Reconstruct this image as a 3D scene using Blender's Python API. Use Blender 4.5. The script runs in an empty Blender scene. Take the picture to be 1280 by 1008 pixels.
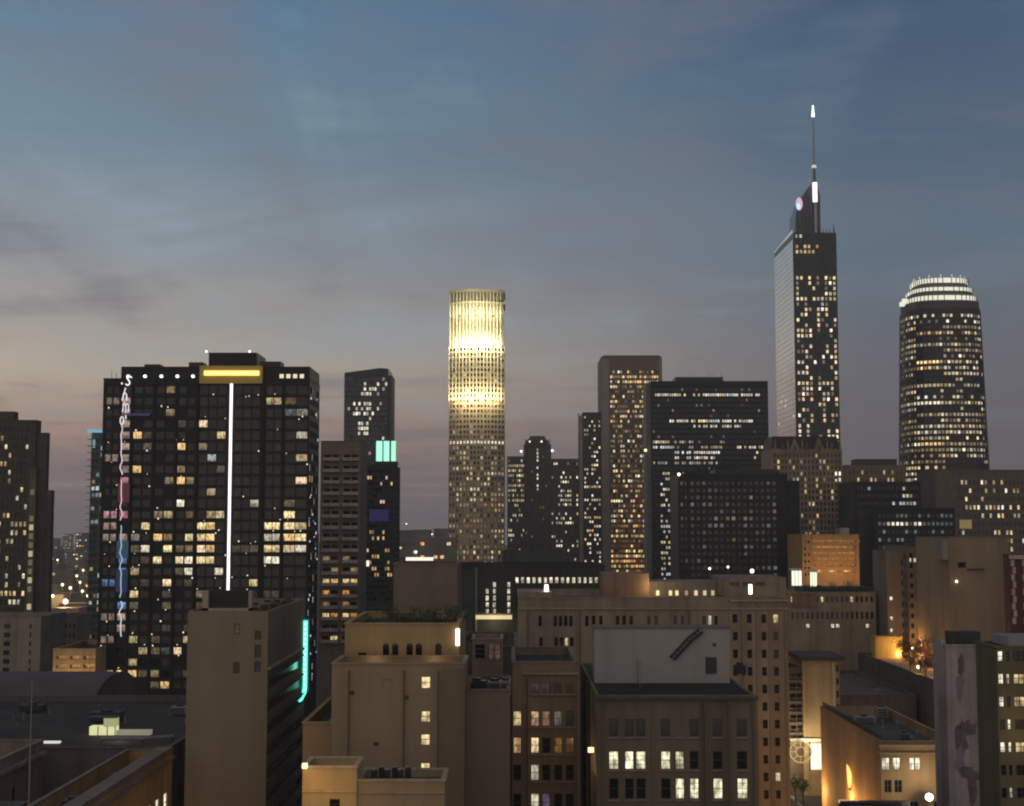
import bpy, math, random
from mathutils import Vector, Matrix
C = bpy.data.collections.new('city'); bpy.context.scene.collection.children.link(C)
S = bpy.context.scene
# ------------------------------------------------------------------ camera
F, CX, CY, HZ, H = 1800.0, 640.0, 504.0, 660.0, 60.0
PIT = math.atan((HZ-CY)/F); CP, SP = math.cos(PIT), math.sin(PIT)
cd = bpy.data.cameras.new('camera'); cam = bpy.data.objects.new('camera', cd); S.collection.objects.link(cam)
cam.location = (0, 0, H); cam.rotation_euler = (math.pi/2+PIT, 0, 0)
cd.sensor_width = 36; cd.lens = F/1280*36; cd.clip_start = 0.5; cd.clip_end = 40000
S.camera = cam

def srgb(r, g, b):
    f = lambda c: (c/255/12.92) if c/255 <= .04045 else ((c/255+.055)/1.055)**2.4
    return (f(r), f(g), f(b), 1)

# ------------------------------------------------------------------ sky
W = bpy.data.worlds.new('World'); S.world = W; W.use_nodes = True
nt = W.node_tree; nt.nodes.clear()
def N(t, **k):
    n = nt.nodes.new(t)
    for a, v in k.items(): setattr(n, a, v)
    return n
def L(a, b): nt.links.new(a, b)
def mth(op, a, b=None, c=None, clamp=False):
    n = N('ShaderNodeMath', operation=op, use_clamp=clamp)
    for i, v in enumerate((a, b, c)):
        if v is None: continue
        if isinstance(v, (int, float)): n.inputs[i].default_value = v
        else: L(v, n.inputs[i])
    return n.outputs[0]
tc = N('ShaderNodeTexCoord'); sx = N('ShaderNodeSeparateXYZ'); L(tc.outputs['Generated'], sx.inputs[0])
X_, Y_, Z_ = sx.outputs
hyp = mth('SQRT', mth('ADD', mth('MULTIPLY', X_, X_), mth('MULTIPLY', Y_, Y_)))
tanel = mth('DIVIDE', Z_, mth('MAXIMUM', hyp, .02))
def ramp(stops, fac):
    n = N('ShaderNodeValToRGB'); L(fac, n.inputs[0]); e = n.color_ramp.elements
    n.color_ramp.interpolation = 'B_SPLINE' if False else 'EASE'
    while len(e) < len(stops): e.new(.5)
    for q, (p, c) in zip(e, stops): q.position = p; q.color = srgb(*c)
    return n.outputs[0]
fac = mth('MULTIPLY', tanel, 1.0, clamp=True)
SKYL = [(0, (132, 118, 118)), (.035, (166, 138, 130)), (.065, (206, 172, 150)), (.105, (210, 194, 172)), (.15, (178, 174, 168)), (.2, (150, 160, 168)),
        (.28, (120, 146, 162)), (.38, (96, 134, 162)), (1, (54, 84, 118))]
SKYR = [(0, (112, 104, 106)), (.05, (116, 107, 110)), (.1, (112, 110, 118)), (.15, (104, 114, 126)), (.2, (96, 115, 132)), (.27, (80, 102, 124)),
        (.35, (68, 92, 119)), (.4, (60, 84, 112)), (1, (42, 64, 96))]
az = mth('ARCTAN2', X_, Y_)
# warm side: the west-left; the factor is a smooth function of azimuth all the way round
azf = mth('MULTIPLY_ADD', mth('COSINE', mth('ADD', az, .62)), -3.0, 2.95, clamp=True)
mx = N('ShaderNodeMix', data_type='RGBA'); L(azf, mx.inputs['Factor']); L(ramp(SKYL, fac), mx.inputs['A']); L(ramp(SKYR, fac), mx.inputs['B'])
# cloud sheet, laid out on a plane above the city
den = mth('ADD', mth('MAXIMUM', Z_, 0.0), .07)
cv = N('ShaderNodeCombineXYZ'); L(mth('DIVIDE', X_, den), cv.inputs[0]); L(mth('DIVIDE', Y_, den), cv.inputs[1])
def cloud(rot, sc, scale, det, rough, dist, seed):
    m = N('ShaderNodeMapping'); L(cv.outputs[0], m.inputs[0]); m.inputs['Rotation'].default_value = (0, 0, rot); m.inputs['Scale'].default_value = sc
    m.inputs['Location'].default_value = (seed, seed*1.7, seed*.3)
    n = N('ShaderNodeTexNoise'); L(m.outputs[0], n.inputs['Vector']); n.inputs['Scale'].default_value = scale; n.inputs['Detail'].default_value = det
    n.inputs['Roughness'].default_value = rough; n.inputs['Distortion'].default_value = dist
    return n.outputs['Fac']
c1 = cloud(math.radians(-24), (1, .2, 1), 1.9, 7, .58, .45, 5.1)
c2 = cloud(math.radians(24), (.5, 1, 1), 1.15, 7, .6, .8, 5.9)
cc = mth('ADD', mth('MULTIPLY', c1, .40), mth('MULTIPLY', c2, .60))
def mr(v, a, b, c, d):
    n = N('ShaderNodeMapRange', interpolation_type='SMOOTHSTEP'); L(v, n.inputs[0])
    for i, q in zip((1, 2, 3, 4), (a, b, c, d)): n.inputs[i].default_value = q
    return n.outputs[0]
dark = mth('MULTIPLY', mr(cc, .465, .61, 0, .66), mth('MULTIPLY_ADD', azf, -.55, 1.0))
light = mth('MULTIPLY', mr(cc, .49, .36, 0, .5), mth('MULTIPLY_ADD', azf, -.8, 1.0))
m2 = N('ShaderNodeMix', data_type='RGBA'); L(dark, m2.inputs['Factor']); L(mx.outputs['Result'], m2.inputs['A'])
m2.inputs['B'].default_value = srgb(122, 120, 130)
m3 = N('ShaderNodeMix', data_type='RGBA'); L(light, m3.inputs['Factor']); L(m2.outputs['Result'], m3.inputs['A'])
m3.inputs['B'].default_value = srgb(158, 178, 190)
gm = N('ShaderNodeGamma'); L(m3.outputs['Result'], gm.inputs[0]); gm.inputs[1].default_value = 1.0
bg = N('ShaderNodeBackground'); L(gm.outputs[0], bg.inputs[0]); bg.inputs[1].default_value = 1.0
wo = N('ShaderNodeOutputWorld'); L(bg.outputs[0], wo.inputs[0])
vs = S.view_settings; vs.view_transform = 'Standard'; vs.look = 'None'; vs.gamma = 1; vs.exposure = 0; vs.use_curve_mapping = False
cy = S.cycles; S.render.engine = 'CYCLES'; cy.use_denoising = True; cy.max_bounces = 5; cy.diffuse_bounces = 2; cy.glossy_bounces = 3
cy.transmission_bounces = 2; cy.volume_bounces = 0; cy.sample_clamp_indirect = 2.0; cy.use_light_tree = True
cy.filter_width = 2.1
try: cy.volume_step_rate = 4
except Exception: pass

# broad, weak, warm fill lamp added to lift the facing walls, standing for city and eastern sky glow (no direct sun at dusk)
sl = bpy.data.lights.new('dusk_fill', 'SUN'); sl.energy = .82; sl.angle = math.radians(120); sl.color = (1, .82, .58)
so = bpy.data.objects.new('dusk_fill', sl); S.collection.objects.link(so); so.rotation_euler = (math.radians(62), 0, math.radians(-14))

# ------------------------------------------------------------------ projection helpers
def P(px, py, D):
    x, y = (px-CX)/F, (CY-py)/F
    t = D/(CP-y*SP)
    return x*t, H+t*(SP+y*CP)
def gz(py, D): return P(CX, py, D)[1]
def gx(px, py, D): return P(px, py, D)[0]

# ------------------------------------------------------------------ materials
MATS = {}
def newmat(name):
    m = bpy.data.materials.new(name); m.use_nodes = True; t = m.node_tree; t.nodes.clear()
    o = t.nodes.new('ShaderNodeOutputMaterial'); p = t.nodes.new('ShaderNodeBsdfPrincipled'); t.links.new(p.outputs[0], o.inputs[0])
    return m, t, p
def wallmat(name, col, var=.22, scale=.35, rough=.85, streak=.25, bump=.15, spec=.3):
    """masonry / plaster: blotches, vertical rain streaks and fine grain"""
    if name in MATS: return MATS[name]
    m, t, p = newmat(name); ln = t.links.new
    tx = t.nodes.new('ShaderNodeTexCoord')
    def noise(sc, s, det=5, rg=.6):
        mp = t.nodes.new('ShaderNodeMapping'); ln(tx.outputs['Object'], mp.inputs[0]); mp.inputs['Scale'].default_value = sc
        n = t.nodes.new('ShaderNodeTexNoise'); ln(mp.outputs[0], n.inputs['Vector']); n.inputs['Scale'].default_value = s; n.inputs['Detail'].default_value = det
        n.inputs['Roughness'].default_value = rg
        return n.outputs['Fac']
    def mrange(v, a, b, c, d):
        n = t.nodes.new('ShaderNodeMapRange'); ln(v, n.inputs[0])
        for i, q in zip((1, 2, 3, 4), (a, b, c, d)): n.inputs[i].default_value = q
        return n.outputs[0]
    def mul(a, b):
        n = t.nodes.new('ShaderNodeMath'); n.operation = 'MULTIPLY'; ln(a, n.inputs[0]); ln(b, n.inputs[1]); return n.outputs[0]
    a = mrange(noise((1, 1, 1), scale, 6), .3, .7, 1-var, 1+var)
    b = mrange(noise((1.6, 1.6, .05), scale*2.5, 4), .35, .7, 1+streak*.3, 1-streak)
    c = mrange(noise((1, 1, 1), 4.0, 3), .3, .7, .93, 1.07)
    f = mul(mul(a, b), c)
    n = t.nodes.new('ShaderNodeVectorMath'); n.operation = 'SCALE'; n.inputs[0].default_value = col[:3]; ln(f, n.inputs['Scale'])
    ln(n.outputs[0], p.inputs['Base Color']); p.inputs['Roughness'].default_value = rough; p.inputs['Specular IOR Level'].default_value = spec
    if bump:
        bn = t.nodes.new('ShaderNodeBump'); bn.inputs['Strength'].default_value = bump; bn.inputs['Distance'].default_value = .05
        ln(noise((1, 1, 1), 6, 4), bn.inputs['Height']); ln(bn.outputs[0], p.inputs['Normal'])
    MATS[name] = m; return m
def glass(name, col=(.012, .014, .018), rough=.12, metal=0.0, spec=.5):
    if name in MATS: return MATS[name]
    m, t, p = newmat(name); ln = t.links.new
    tx = t.nodes.new('ShaderNodeTexCoord'); n = t.nodes.new('ShaderNodeTexNoise'); ln(tx.outputs['Object'], n.inputs['Vector']); n.inputs['Scale'].default_value = .12
    r = t.nodes.new('ShaderNodeMapRange'); ln(n.outputs['Fac'], r.inputs[0]); r.inputs[1].default_value = .3; r.inputs[2].default_value = .7; r.inputs[3].default_value = .6; r.inputs[4].default_value = 1.5
    v = t.nodes.new('ShaderNodeVectorMath'); v.operation = 'SCALE'; v.inputs[0].default_value = col; ln(r.outputs[0], v.inputs['Scale']); ln(v.outputs[0], p.inputs['Base Color'])
    p.inputs['Roughness'].default_value = rough; p.inputs['Metallic'].default_value = metal; p.inputs['Specular IOR Level'].default_value = spec
    MATS[name] = m; return m
def litmat(name, src, scale=1.1, lo=.35, hi=1.45, sample=False):
    """window with the light on: colour per window, curtains/furniture break it up"""
    m, t, p = newmat(name); ln = t.links.new
    if src == 'attr':
        a = t.nodes.new('ShaderNodeAttribute'); a.attribute_name = 'glow'; colr = a.outputs['Color']
    else:
        a = t.nodes.new('ShaderNodeObjectInfo'); colr = a.outputs['Color']
    tx = t.nodes.new('ShaderNodeTexCoord')
    ad = t.nodes.new('ShaderNodeVectorMath'); ad.operation = 'ADD'; ln(tx.outputs['Object'], ad.inputs[0])
    oi = t.nodes.new('ShaderNodeObjectInfo'); cb = t.nodes.new('ShaderNodeVectorMath'); cb.operation = 'SCALE'; ln(oi.outputs['Location'], cb.inputs[0]); cb.inputs['Scale'].default_value = 1.37
    ln(cb.outputs[0], ad.inputs[1])
    mp = t.nodes.new('ShaderNodeMapping'); ln(ad.outputs[0], mp.inputs[0]); mp.inputs['Scale'].default_value = (1.6, 1.6, .8)
    n = t.nodes.new('ShaderNodeTexNoise'); ln(mp.outputs[0], n.inputs['Vector']); n.inputs['Scale'].default_value = scale; n.inputs['Detail'].default_value = 3
    r = t.nodes.new('ShaderNodeMapRange'); ln(n.outputs['Fac'], r.inputs[0]); r.inputs[1].default_value = .36; r.inputs[2].default_value = .62; r.inputs[3].default_value = lo; r.inputs[4].default_value = hi
    v = t.nodes.new('ShaderNodeVectorMath'); v.operation = 'SCALE'; ln(colr, v.inputs[0]); ln(r.outputs[0], v.inputs['Scale'])
    out = v.outputs[0]
    if src == 'obj':
        # blind or curtain drawn to a height of its own in each window; ceiling light stronger near the top
        def M(op, a, b=None, clamp=False):
            q = t.nodes.new('ShaderNodeMath'); q.operation = op; q.use_clamp = clamp
            for i, w in enumerate((a, b)):
                if w is None: continue
                if isinstance(w, (int, float)): q.inputs[i].default_value = w
                else: ln(w, q.inputs[i])
            return q.outputs[0]
        se = t.nodes.new('ShaderNodeSeparateXYZ'); ln(tx.outputs['Object'], se.inputs[0]); zc = se.outputs[2]; rnd_ = oi.outputs['Random']
        line = M('MULTIPLY_ADD' if False else 'ADD', M('MULTIPLY', rnd_, 2.4), -.3)
        above = M('GREATER_THAN', zc, line)
        slat = M('ADD', M('MULTIPLY', M('SINE', M('MULTIPLY', zc, 42.0)), .12), .80)
        side = M('MULTIPLY', M('SINE', M('MULTIPLY', M('ADD', se.outputs[0], M('MULTIPLY', rnd_, 9)), 11.0)), .10)
        inner = M('ADD', M('MULTIPLY', zc, .28), .48)
        k = M('ADD', M('ADD', M('MULTIPLY', above, slat), M('MULTIPLY', M('SUBTRACT', 1.0, above), inner)), side)
        v2 = t.nodes.new('ShaderNodeVectorMath'); v2.operation = 'SCALE'; ln(out, v2.inputs[0]); ln(k, v2.inputs['Scale']); out = v2.outputs[0]
    ln(out, p.inputs['Emission Color']); p.inputs['Emission Strength'].default_value = 1
    p.inputs['Base Color'].default_value = (.02, .02, .02, 1); p.inputs['Roughness'].default_value = .2
    m.cycles.emission_sampling = 'AUTO' if sample else 'NONE'
    return m
LIT_A = litmat('lit_glass_small', 'attr', .45, .5, 1.4)
LIT_O = litmat('lit_glass', 'obj', 1.1)
LIT_N = litmat('lit_glass_near', 'obj', 1.0, sample=True)
def emis(name, col, st, sample=True):
    if name in MATS: return MATS[name]
    m, t, p = newmat(name); p.inputs['Base Color'].default_value = (.05, .05, .05, 1)
    p.inputs['Emission Color'].default_value = (*col[:3], 1); p.inputs['Emission Strength'].default_value = st
    m.cycles.emission_sampling = 'AUTO' if sample else 'NONE'
    MATS[name] = m; return m
def plain(name, col, rough=.6, metal=0): return wallmat(name, col, .12, 1.5, rough, .08, 0, .4)
G_DARK = glass('dark_glass', (.006, .007, .009), .15)
G_BLUE = glass('blue_glass', (.03, .045, .06), .08, .0, .8)
G_NEAR = glass('near_glass', (.012, .012, .012), .08)
G_MIR = glass('mirror_glass', (.97, .97, .94), .16, 1.0); G_MIR.node_tree.nodes['Map Range'].inputs[3].default_value = .9; G_MIR.node_tree.nodes['Map Range'].inputs[4].default_value = 1.0
CURT = wallmat('curtained_glass', (.05, .048, .042), .3, .8, .35, 0, 0, .5)
ROOF = wallmat('tar_roof', (.036, .030, .024), .4, .25, .9, 0)
ROOF2 = wallmat('gravel_roof', (.09, .075, .06), .35, .2, .9, 0)
METAL = plain('grey_metal', (.16, .16, .16), .5)
DARKM = plain('dark_metal', (.03, .03, .032), .5)

# ------------------------------------------------------------------ mesh helpers
def mesh(name, vs, fs, mat, cols=None):
    me = bpy.data.meshes.new(name); me.from_pydata(vs, [], fs); me.materials.append(mat)
    if cols is not None:
        at = me.color_attributes.new('glow', 'FLOAT_COLOR', 'CORNER'); buf = []
        for f, c in zip(fs, cols):
            for _ in f: buf += [c[0], c[1], c[2], 1.0]
        at.data.foreach_set('color', buf)
    return me
def link(name, me, parent=None, loc=(0, 0, 0), rz=0, kind=None):
    o = bpy.data.objects.new(name, me); C.objects.link(o); o.location = loc; o.rotation_euler = (0, 0, rz)
    if parent: o.parent = parent
    if kind: o['kind'] = kind
    return o
def thing(name, label, cat, loc, group=None, rz=0):
    o = bpy.data.objects.new(name, None); C.objects.link(o); o.location = loc; o.rotation_euler = (0, 0, rz)
    o['label'] = label; o['category'] = cat
    if group: o['group'] = group
    return o
class MB:
    def __init__(s): s.v = []; s.f = []
    def box(s, x0, x1, y0, y1, z0, z1):
        n = len(s.v)
        s.v += [(x0, y0, z0), (x1, y0, z0), (x1, y1, z0), (x0, y1, z0), (x0, y0, z1), (x1, y0, z1), (x1, y1, z1), (x0, y1, z1)]
        s.f += [tuple(n+i for i in q) for q in ((0, 1, 5, 4), (1, 2, 6, 5), (2, 3, 7, 6), (3, 0, 4, 7), (4, 5, 6, 7), (3, 2, 1, 0))]; return s
    def cyl(s, x, y, z0, z1, r0, r1=None, n=10):
        r1 = r0 if r1 is None else r1; b = len(s.v)
        for k in range(n):
            a = 2*math.pi*k/n; s.v += [(x+r0*math.cos(a), y+r0*math.sin(a), z0), (x+r1*math.cos(a), y+r1*math.sin(a), z1)]
        for k in range(n):
            j = (k+1) % n; s.f.append((b+2*k, b+2*j, b+2*j+1, b+2*k+1))
        s.f += [tuple(b+2*k+1 for k in range(n)), tuple(b+2*k for k in reversed(range(n)))]; return s
    def tube(s, pts, r, n=5):
        pts = [Vector(p) for p in pts]; b = len(s.v)
        for i, p in enumerate(pts):
            d = (pts[min(i+1, len(pts)-1)]-pts[max(i-1, 0)]).normalized()
            u = d.cross(Vector((0, 1, 0)));
            if u.length < .1: u = d.cross(Vector((1, 0, 0)))
            u.normalize(); w = d.cross(u)
            for k in range(n):
                a = 2*math.pi*k/n; s.v.append(tuple(p+(u*math.cos(a)+w*math.sin(a))*r))
        for i in range(len(pts)-1):
            for k in range(n):
                j = (k+1) % n; s.f.append((b+i*n+k, b+i*n+j, b+(i+1)*n+j, b+(i+1)*n+k))
        return s
    def build(s, name, mat, parent=None, loc=(0, 0, 0), rz=0, kind=None): return link(name, mesh(name, s.v, s.f, mat), parent, loc, rz, kind)
def loft(rings, cap=True):
    m = MB(); n = len(rings[0])
    for r in rings: m.v += r
    for i in range(len(rings)-1):
        for k in range(n):
            j = (k+1) % n; m.f.append((i*n+k, i*n+j, (i+1)*n+j, (i+1)*n+k))
    if cap: m.f.append(tuple((len(rings)-1)*n+k for k in range(n)))
    return m

UNIT = {}
def unit_window(w, h, kind, fm):
    """shared frame mesh and pane mesh, origin at the lower-left corner of the opening, in its outer face"""
    key = (round(w, 1), round(h, 1), kind, fm.name); w, h = key[0], key[1]
    if key in UNIT: return UNIT[key]
    m = MB(); t = .08 if w > 1 else .06; y0, y1 = .1, .2
    m.box(0, w, y0, y1, 0, t); m.box(0, w, y0, y1, h-t, h); m.box(0, t, y0, y1, t, h-t); m.box(w-t, w, y0, y1, t, h-t)
    if kind == 'sash': m.box(t, w-t, y0+.01, y1-.01, h/2-.04, h/2+.04)
    elif kind == 'double': m.box(w/2-.05, w/2+.05, y0+.01, y1-.01, t, h-t); m.box(t, w/2-.05, y0+.02, y1-.02, h*.55-.03, h*.55+.03); m.box(w/2+.05, w-t, y0+.02, y1-.02, h*.55-.03, h*.55+.03)
    elif kind == 'cross':
        m.box(w/2-.03, w/2+.03, y0+.01, y1-.01, t, h-t)
        for q in (.25, .5, .75): m.box(t, w/2-.03, y0+.02, y1-.02, h*q-.025, h*q+.025); m.box(w/2+.03, w-t, y0+.02, y1-.02, h*q-.025, h*q+.025)
    fr = mesh('window', m.v, m.f, fm)
    def pane(mt): return mesh('pane', [(0, .16, 0), (w, .16, 0), (w, .16, h), (0, .16, h)], [(0, 1, 2, 3)], mt)
    UNIT[key] = (fr, pane(G_NEAR), pane(LIT_N), pane(LIT_O)); return UNIT[key]

class Bld:
    def __init__(s, name, label, cat, x0, x1, yt, D, Ld, wm, rm=None, yref=None, z0=0.0, par=1.0, group=None, recess=.3, gm=None, pts=None, coping=True, cm=None, fm=None, X=None, zt=None):
        s.yref = yt if yref is None else yref; s.D = D; s.L = Ld; s.par = par; s.wm = wm; s.rm = rm or ROOF; s.recess = recess; s.gm = gm or G_DARK
        s.X0, s.X1 = X if X else (gx(x0, s.yref, D), gx(x1, s.yref, D))
        s.zt = gz(yt, D) if zt is None else zt; s.z0 = z0; s.cop = coping; s.cm = cm or wm; s.fm = fm or DARKM
        s.cx, s.cy = (s.X0+s.X1)/2, D
        s.root = thing(name, label, cat, (s.cx, s.cy, z0), group)
        if pts: s.pts = [(x-s.cx, y-s.cy) for x, y in pts]
        else:
            a, b = s.X0-s.cx, s.X1-s.cx; s.pts = [(a, 0), (b, 0), (b, Ld), (a, Ld)]
        s.rect = [[] for _ in s.pts]; s.zt_l = s.zt-z0
    # pixel -> local
    def ax(s, px): return gx(px, s.yref, s.D)-s.X0
    def z(s, py, D=None): return gz(py, D or s.D)-s.z0
    def win(s, face, a0, a1, z0, z1, col=None, mode='s', kind='sash'): s.rect[face].append((a0, a1, min(z0, z1), max(z0, z1), col, mode, kind))
    def wpx(s, x0, x1, y0, y1, col=None, mode='w', kind='sash'): s.win(0, s.ax(x0), s.ax(x1), s.z(y1), s.z(y0), col, mode, kind)
    def grid(s, face, a0, a1, nx, fx, z0, z1, nz, fz, lit, mode='s', kind='sash', skip=None):
        dx, dz = (a1-a0)/nx, (z1-z0)/nz
        for j in range(nz):
            for i in range(nx):
                if skip and skip(i, j): continue
                xa = a0+dx*(i+(1-fx)/2); za = z0+dz*(j+(1-fz)/2)
                s.win(face, xa, xa+dx*fx, za, za+dz*fz, lit(i, j) if lit else None, mode, kind)
    def gpx(s, x0, x1, nx, fx, ytop, ybot, nz, fz, lit, mode='s', kind='sash', skip=None):
        s.grid(0, s.ax(x0), s.ax(x1), nx, fx, s.z(ybot), s.z(ytop), nz, fz, lit, mode, kind, skip)
    def flen(s, face):
        a, b = s.pts[face], s.pts[(face+1) % len(s.pts)]; return math.hypot(b[0]-a[0], b[1]-a[1])
    def box(s, name, x0, x1, d0, d1, z0, z1, mat):
        """world x, depth from the front face, world z"""
        return MB().box(x0-s.cx, x1-s.cx, d0, d1, z0-s.z0, z1-s.z0).build(name, mat, s.root)
    def bpx(s, name, px0, px1, py0, py1, d0, d1, mat, D=None):
        D = D or s.D+max(0, d0)
        return s.box(name, gx(px0, s.yref, D), gx(px1, s.yref, D), d0, d1, gz(py1, D), gz(py0, D), mat)
    def done(s):
        V, Fc = [], []; dk = ([], []); lt = ([], [], [])
        n = len(s.pts); singles = 0
        for fi in range(n):
            A, B = s.pts[fi], s.pts[(fi+1) % n]; ln_ = math.hypot(B[0]-A[0], B[1]-A[1])
            d = ((B[0]-A[0])/ln_, (B[1]-A[1])/ln_); nrm = (d[1], -d[0])
            def pt(a, z, r=0): return (A[0]+d[0]*a-nrm[0]*r, A[1]+d[1]*a-nrm[1]*r, z)
            def quad(a0, a1, z0, z1):
                if a1-a0 < 1e-4 or z1-z0 < 1e-4: return
                k = len(V); V.extend([pt(a0, z0), pt(a1, z0), pt(a1, z1), pt(a0, z1)]); Fc.append((k, k+1, k+2, k+3))
            R = [r for r in s.rect[fi] if r[1] > .02 and r[0] < ln_-.02]
            R = [(max(.02, r[0]), min(ln_-.02, r[1]))+r[2:] for r in R]
            zs = sorted({0.0, s.zt_l, *[max(0, min(s.zt_l, round(r[2], 4))) for r in R], *[max(0, min(s.zt_l, round(r[3], 4))) for r in R]})
            for za, zb in zip(zs, zs[1:]):
                if zb-za < 1e-4: continue
                zm = (za+zb)/2; act = sorted((r[0], r[1]) for r in R if r[2] < zm < r[3]); a = 0.0
                for p, q in act:
                    quad(a, p, za, zb); a = max(a, q)
                quad(a, ln_, za, zb)
            rc = s.recess
            for a0, a1, z0, z1, col, mode, kind in R:
                z0 = max(0, z0); z1 = min(s.zt_l, z1)
                if z1-z0 < .05: continue
                k = len(V)
                V.extend([pt(a0, z0), pt(a1, z0), pt(a1, z1), pt(a0, z1), pt(a0, z0, rc), pt(a1, z0, rc), pt(a1, z1, rc), pt(a0, z1, rc)])
                Fc.extend([(k, k+1, k+5, k+4), (k+1, k+2, k+6, k+5), (k+2, k+3, k+7, k+6), (k+3, k, k+4, k+7)])
                if mode in ('w', 'o'):
                    if singles >= 300: mode = 's'
                    elif mode == 'o' and not col: mode = 's'
                if mode == 'w':
                    singles += 1
                    fr, pd, pl, plo = unit_window(a1-a0, z1-z0, kind, s.fm)
                    q = pt(a0, z0); o = link('window', fr, s.root, q, math.atan2(d[1], d[0]))
                    p = link('pane', pl if col else pd, o)
                    if col: p.color = (*col, 1)
                elif mode == 'o':
                    singles += 1; key = ('o', round(a1-a0, 2), round(z1-z0, 2)); w_, h_ = key[1:]
                    if key not in UNIT: UNIT[key] = mesh('lit_window', [(0, 0, 0), (w_, 0, 0), (w_, 0, h_), (0, 0, h_)], [(0, 1, 2, 3)], LIT_O)
                    o = link('lit_window', UNIT[key], s.root, pt(a0, z0, rc-.02), math.atan2(d[1], d[0])); o.color = (*col, 1)
                    k = len(dk[0]); dk[0].extend([pt(a0, z0, rc), pt(a1, z0, rc), pt(a1, z1, rc), pt(a0, z1, rc)]); dk[1].append((k, k+1, k+2, k+3))
                    continue
                if mode == 's' or mode == 'w':
                    if mode == 's' and col:
                        k = len(lt[0]); lt[0].extend([pt(a0, z0, rc-.01), pt(a1, z0, rc-.01), pt(a1, z1, rc-.01), pt(a0, z1, rc-.01)]); lt[1].append((k, k+1, k+2, k+3)); lt[2].append(col)
                    elif mode == 's':
                        k = len(dk[0]); dk[0].extend([pt(a0, z0, rc), pt(a1, z0, rc), pt(a1, z1, rc), pt(a0, z1, rc)]); dk[1].append((k, k+1, k+2, k+3))
        # roof with parapet
        t = .35; zt = s.zt_l; cxm = sum(p[0] for p in s.pts)/n; cym = sum(p[1] for p in s.pts)/n
        def off(p, t): return (p[0]-t*(1 if p[0] > cxm else -1), p[1]-t*(1 if p[1] > cym else -1))
        inn = [off(p, t) for p in s.pts]; k = len(V)
        V.extend([(p[0], p[1], zt) for p in s.pts]+[(p[0], p[1], zt) for p in inn]+[(p[0], p[1], zt-s.par) for p in inn])
        for i in range(n):
            j = (i+1) % n; Fc.append((k+i, k+j, k+n+j, k+n+i)); Fc.append((k+n+i, k+n+j, k+2*n+j, k+2*n+i))
        w = link('wall', mesh('wall', V, Fc, s.wm), s.root)
        link('roof', mesh('roof', [(p[0], p[1], zt-s.par+.004) for p in inn], [tuple(range(n))], s.rm), s.root)
        if s.cop:
            o_ = [off(p, -.12) for p in s.pts]; i_ = [off(p, t+.08) for p in s.pts]
            r = [[(p[0], p[1], z) for p in q] for q, z in ((o_, zt+.004), (o_, zt+.22), (i_, zt+.22), (i_, zt+.004))]
            loft(r, False).build('coping', s.cm, s.root)
        if dk[1]:
            me = mesh('dark_window', dk[0], dk[1], s.gm); me.materials.append(CURT); rq = random.Random(len(dk[1]))
            for pl_ in me.polygons:
                if rq.random() < .22: pl_.material_index = 1
            link('dark_window', me, s.root, kind='stuff')
        if lt[1]: link('lit_window', mesh('lit_window', lt[0], lt[1], LIT_A, lt[2]), s.root, kind='stuff')
        return s.root

# lamp colours
WARM, YEL, WHT, COOL, ORG, DIM = (1, .62, .26), (1, .76, .38), (1, .9, .68), (.82, .95, 1), (1, .42, .1), (.5, .33, .2)
def pat(seed, p, cols, lo, hi, run=3, rowv=.8, rows=None):
    """lit pattern: whole runs of a floor tend to be on together"""
    cache = {}
    def f(i, j):
        k = (j, i//run)
        if k not in cache:
            rr = random.Random(seed*7919+j*131); rb = rr.random(); r = random.Random(seed*104729+j*977+(i//run)*31)
            cache[k] = (p*(1-rowv+2*rowv*rb)*(r.random()*1.6+.2), r)
        pp = cache[k][0]
        if rows: pp = rows(i, j, pp)
        q = random.Random(seed*31337+i*613+j*7)
        if q.random() > pp: return None
        c = q.choice(cols); s_ = lo*(hi/lo)**(q.random())
        return (c[0]*s_, c[1]*s_, c[2]*s_)
    return f
def sc(c, k): return (c[0]*k, c[1]*k, c[2]*k)
def light(name, loc, power, col, r=.4, parent=None):
    l = bpy.data.lights.new(name, 'POINT'); l.energy = power; l.color = col[:3]; l.shadow_soft_size = r
    o = bpy.data.objects.new(name, l); C.objects.link(o); o.location = loc
    if parent: o.parent = parent
    return o
# ------------------------------------------------------------------ ground
GR = wallmat('asphalt', (.045, .043, .042), .35, .05, .85, 0)
MB().box(-3900, 3900, -60, 5100, -1, 0).build('ground', GR, kind='structure')
MB().box(56.6, 62.2, 60, 331, 0, .004+.0).build('road', wallmat('road_asphalt', (.06, .055, .05), .3, .2, .7, 0), kind='structure')
for xa, xb in ((55.7, 56.6), (62.2, 62.85)):
    MB().box(xa, xb, 60, 329.8, 0, .14).build('pavement', wallmat('pavement_concrete', (.2, .19, .18), .2, .5, .85, 0), kind='structure')
hz = bpy.data.materials.new('haze_air'); hz.use_nodes = True; ht = hz.node_tree; ht.nodes.clear()
ho = ht.nodes.new('ShaderNodeOutputMaterial'); hv = ht.nodes.new('ShaderNodeVolumePrincipled'); ht.links.new(hv.outputs[0], ho.inputs['Volume'])
hv.inputs['Color'].default_value = (.93, .92, .93, 1); hv.inputs['Density'].default_value = .00015; hv.inputs['Anisotropy'].default_value = .1
MB().box(-4000, 4000, -80, 5200, -2.5, 375).build('haze', hz, kind='stuff')
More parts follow.
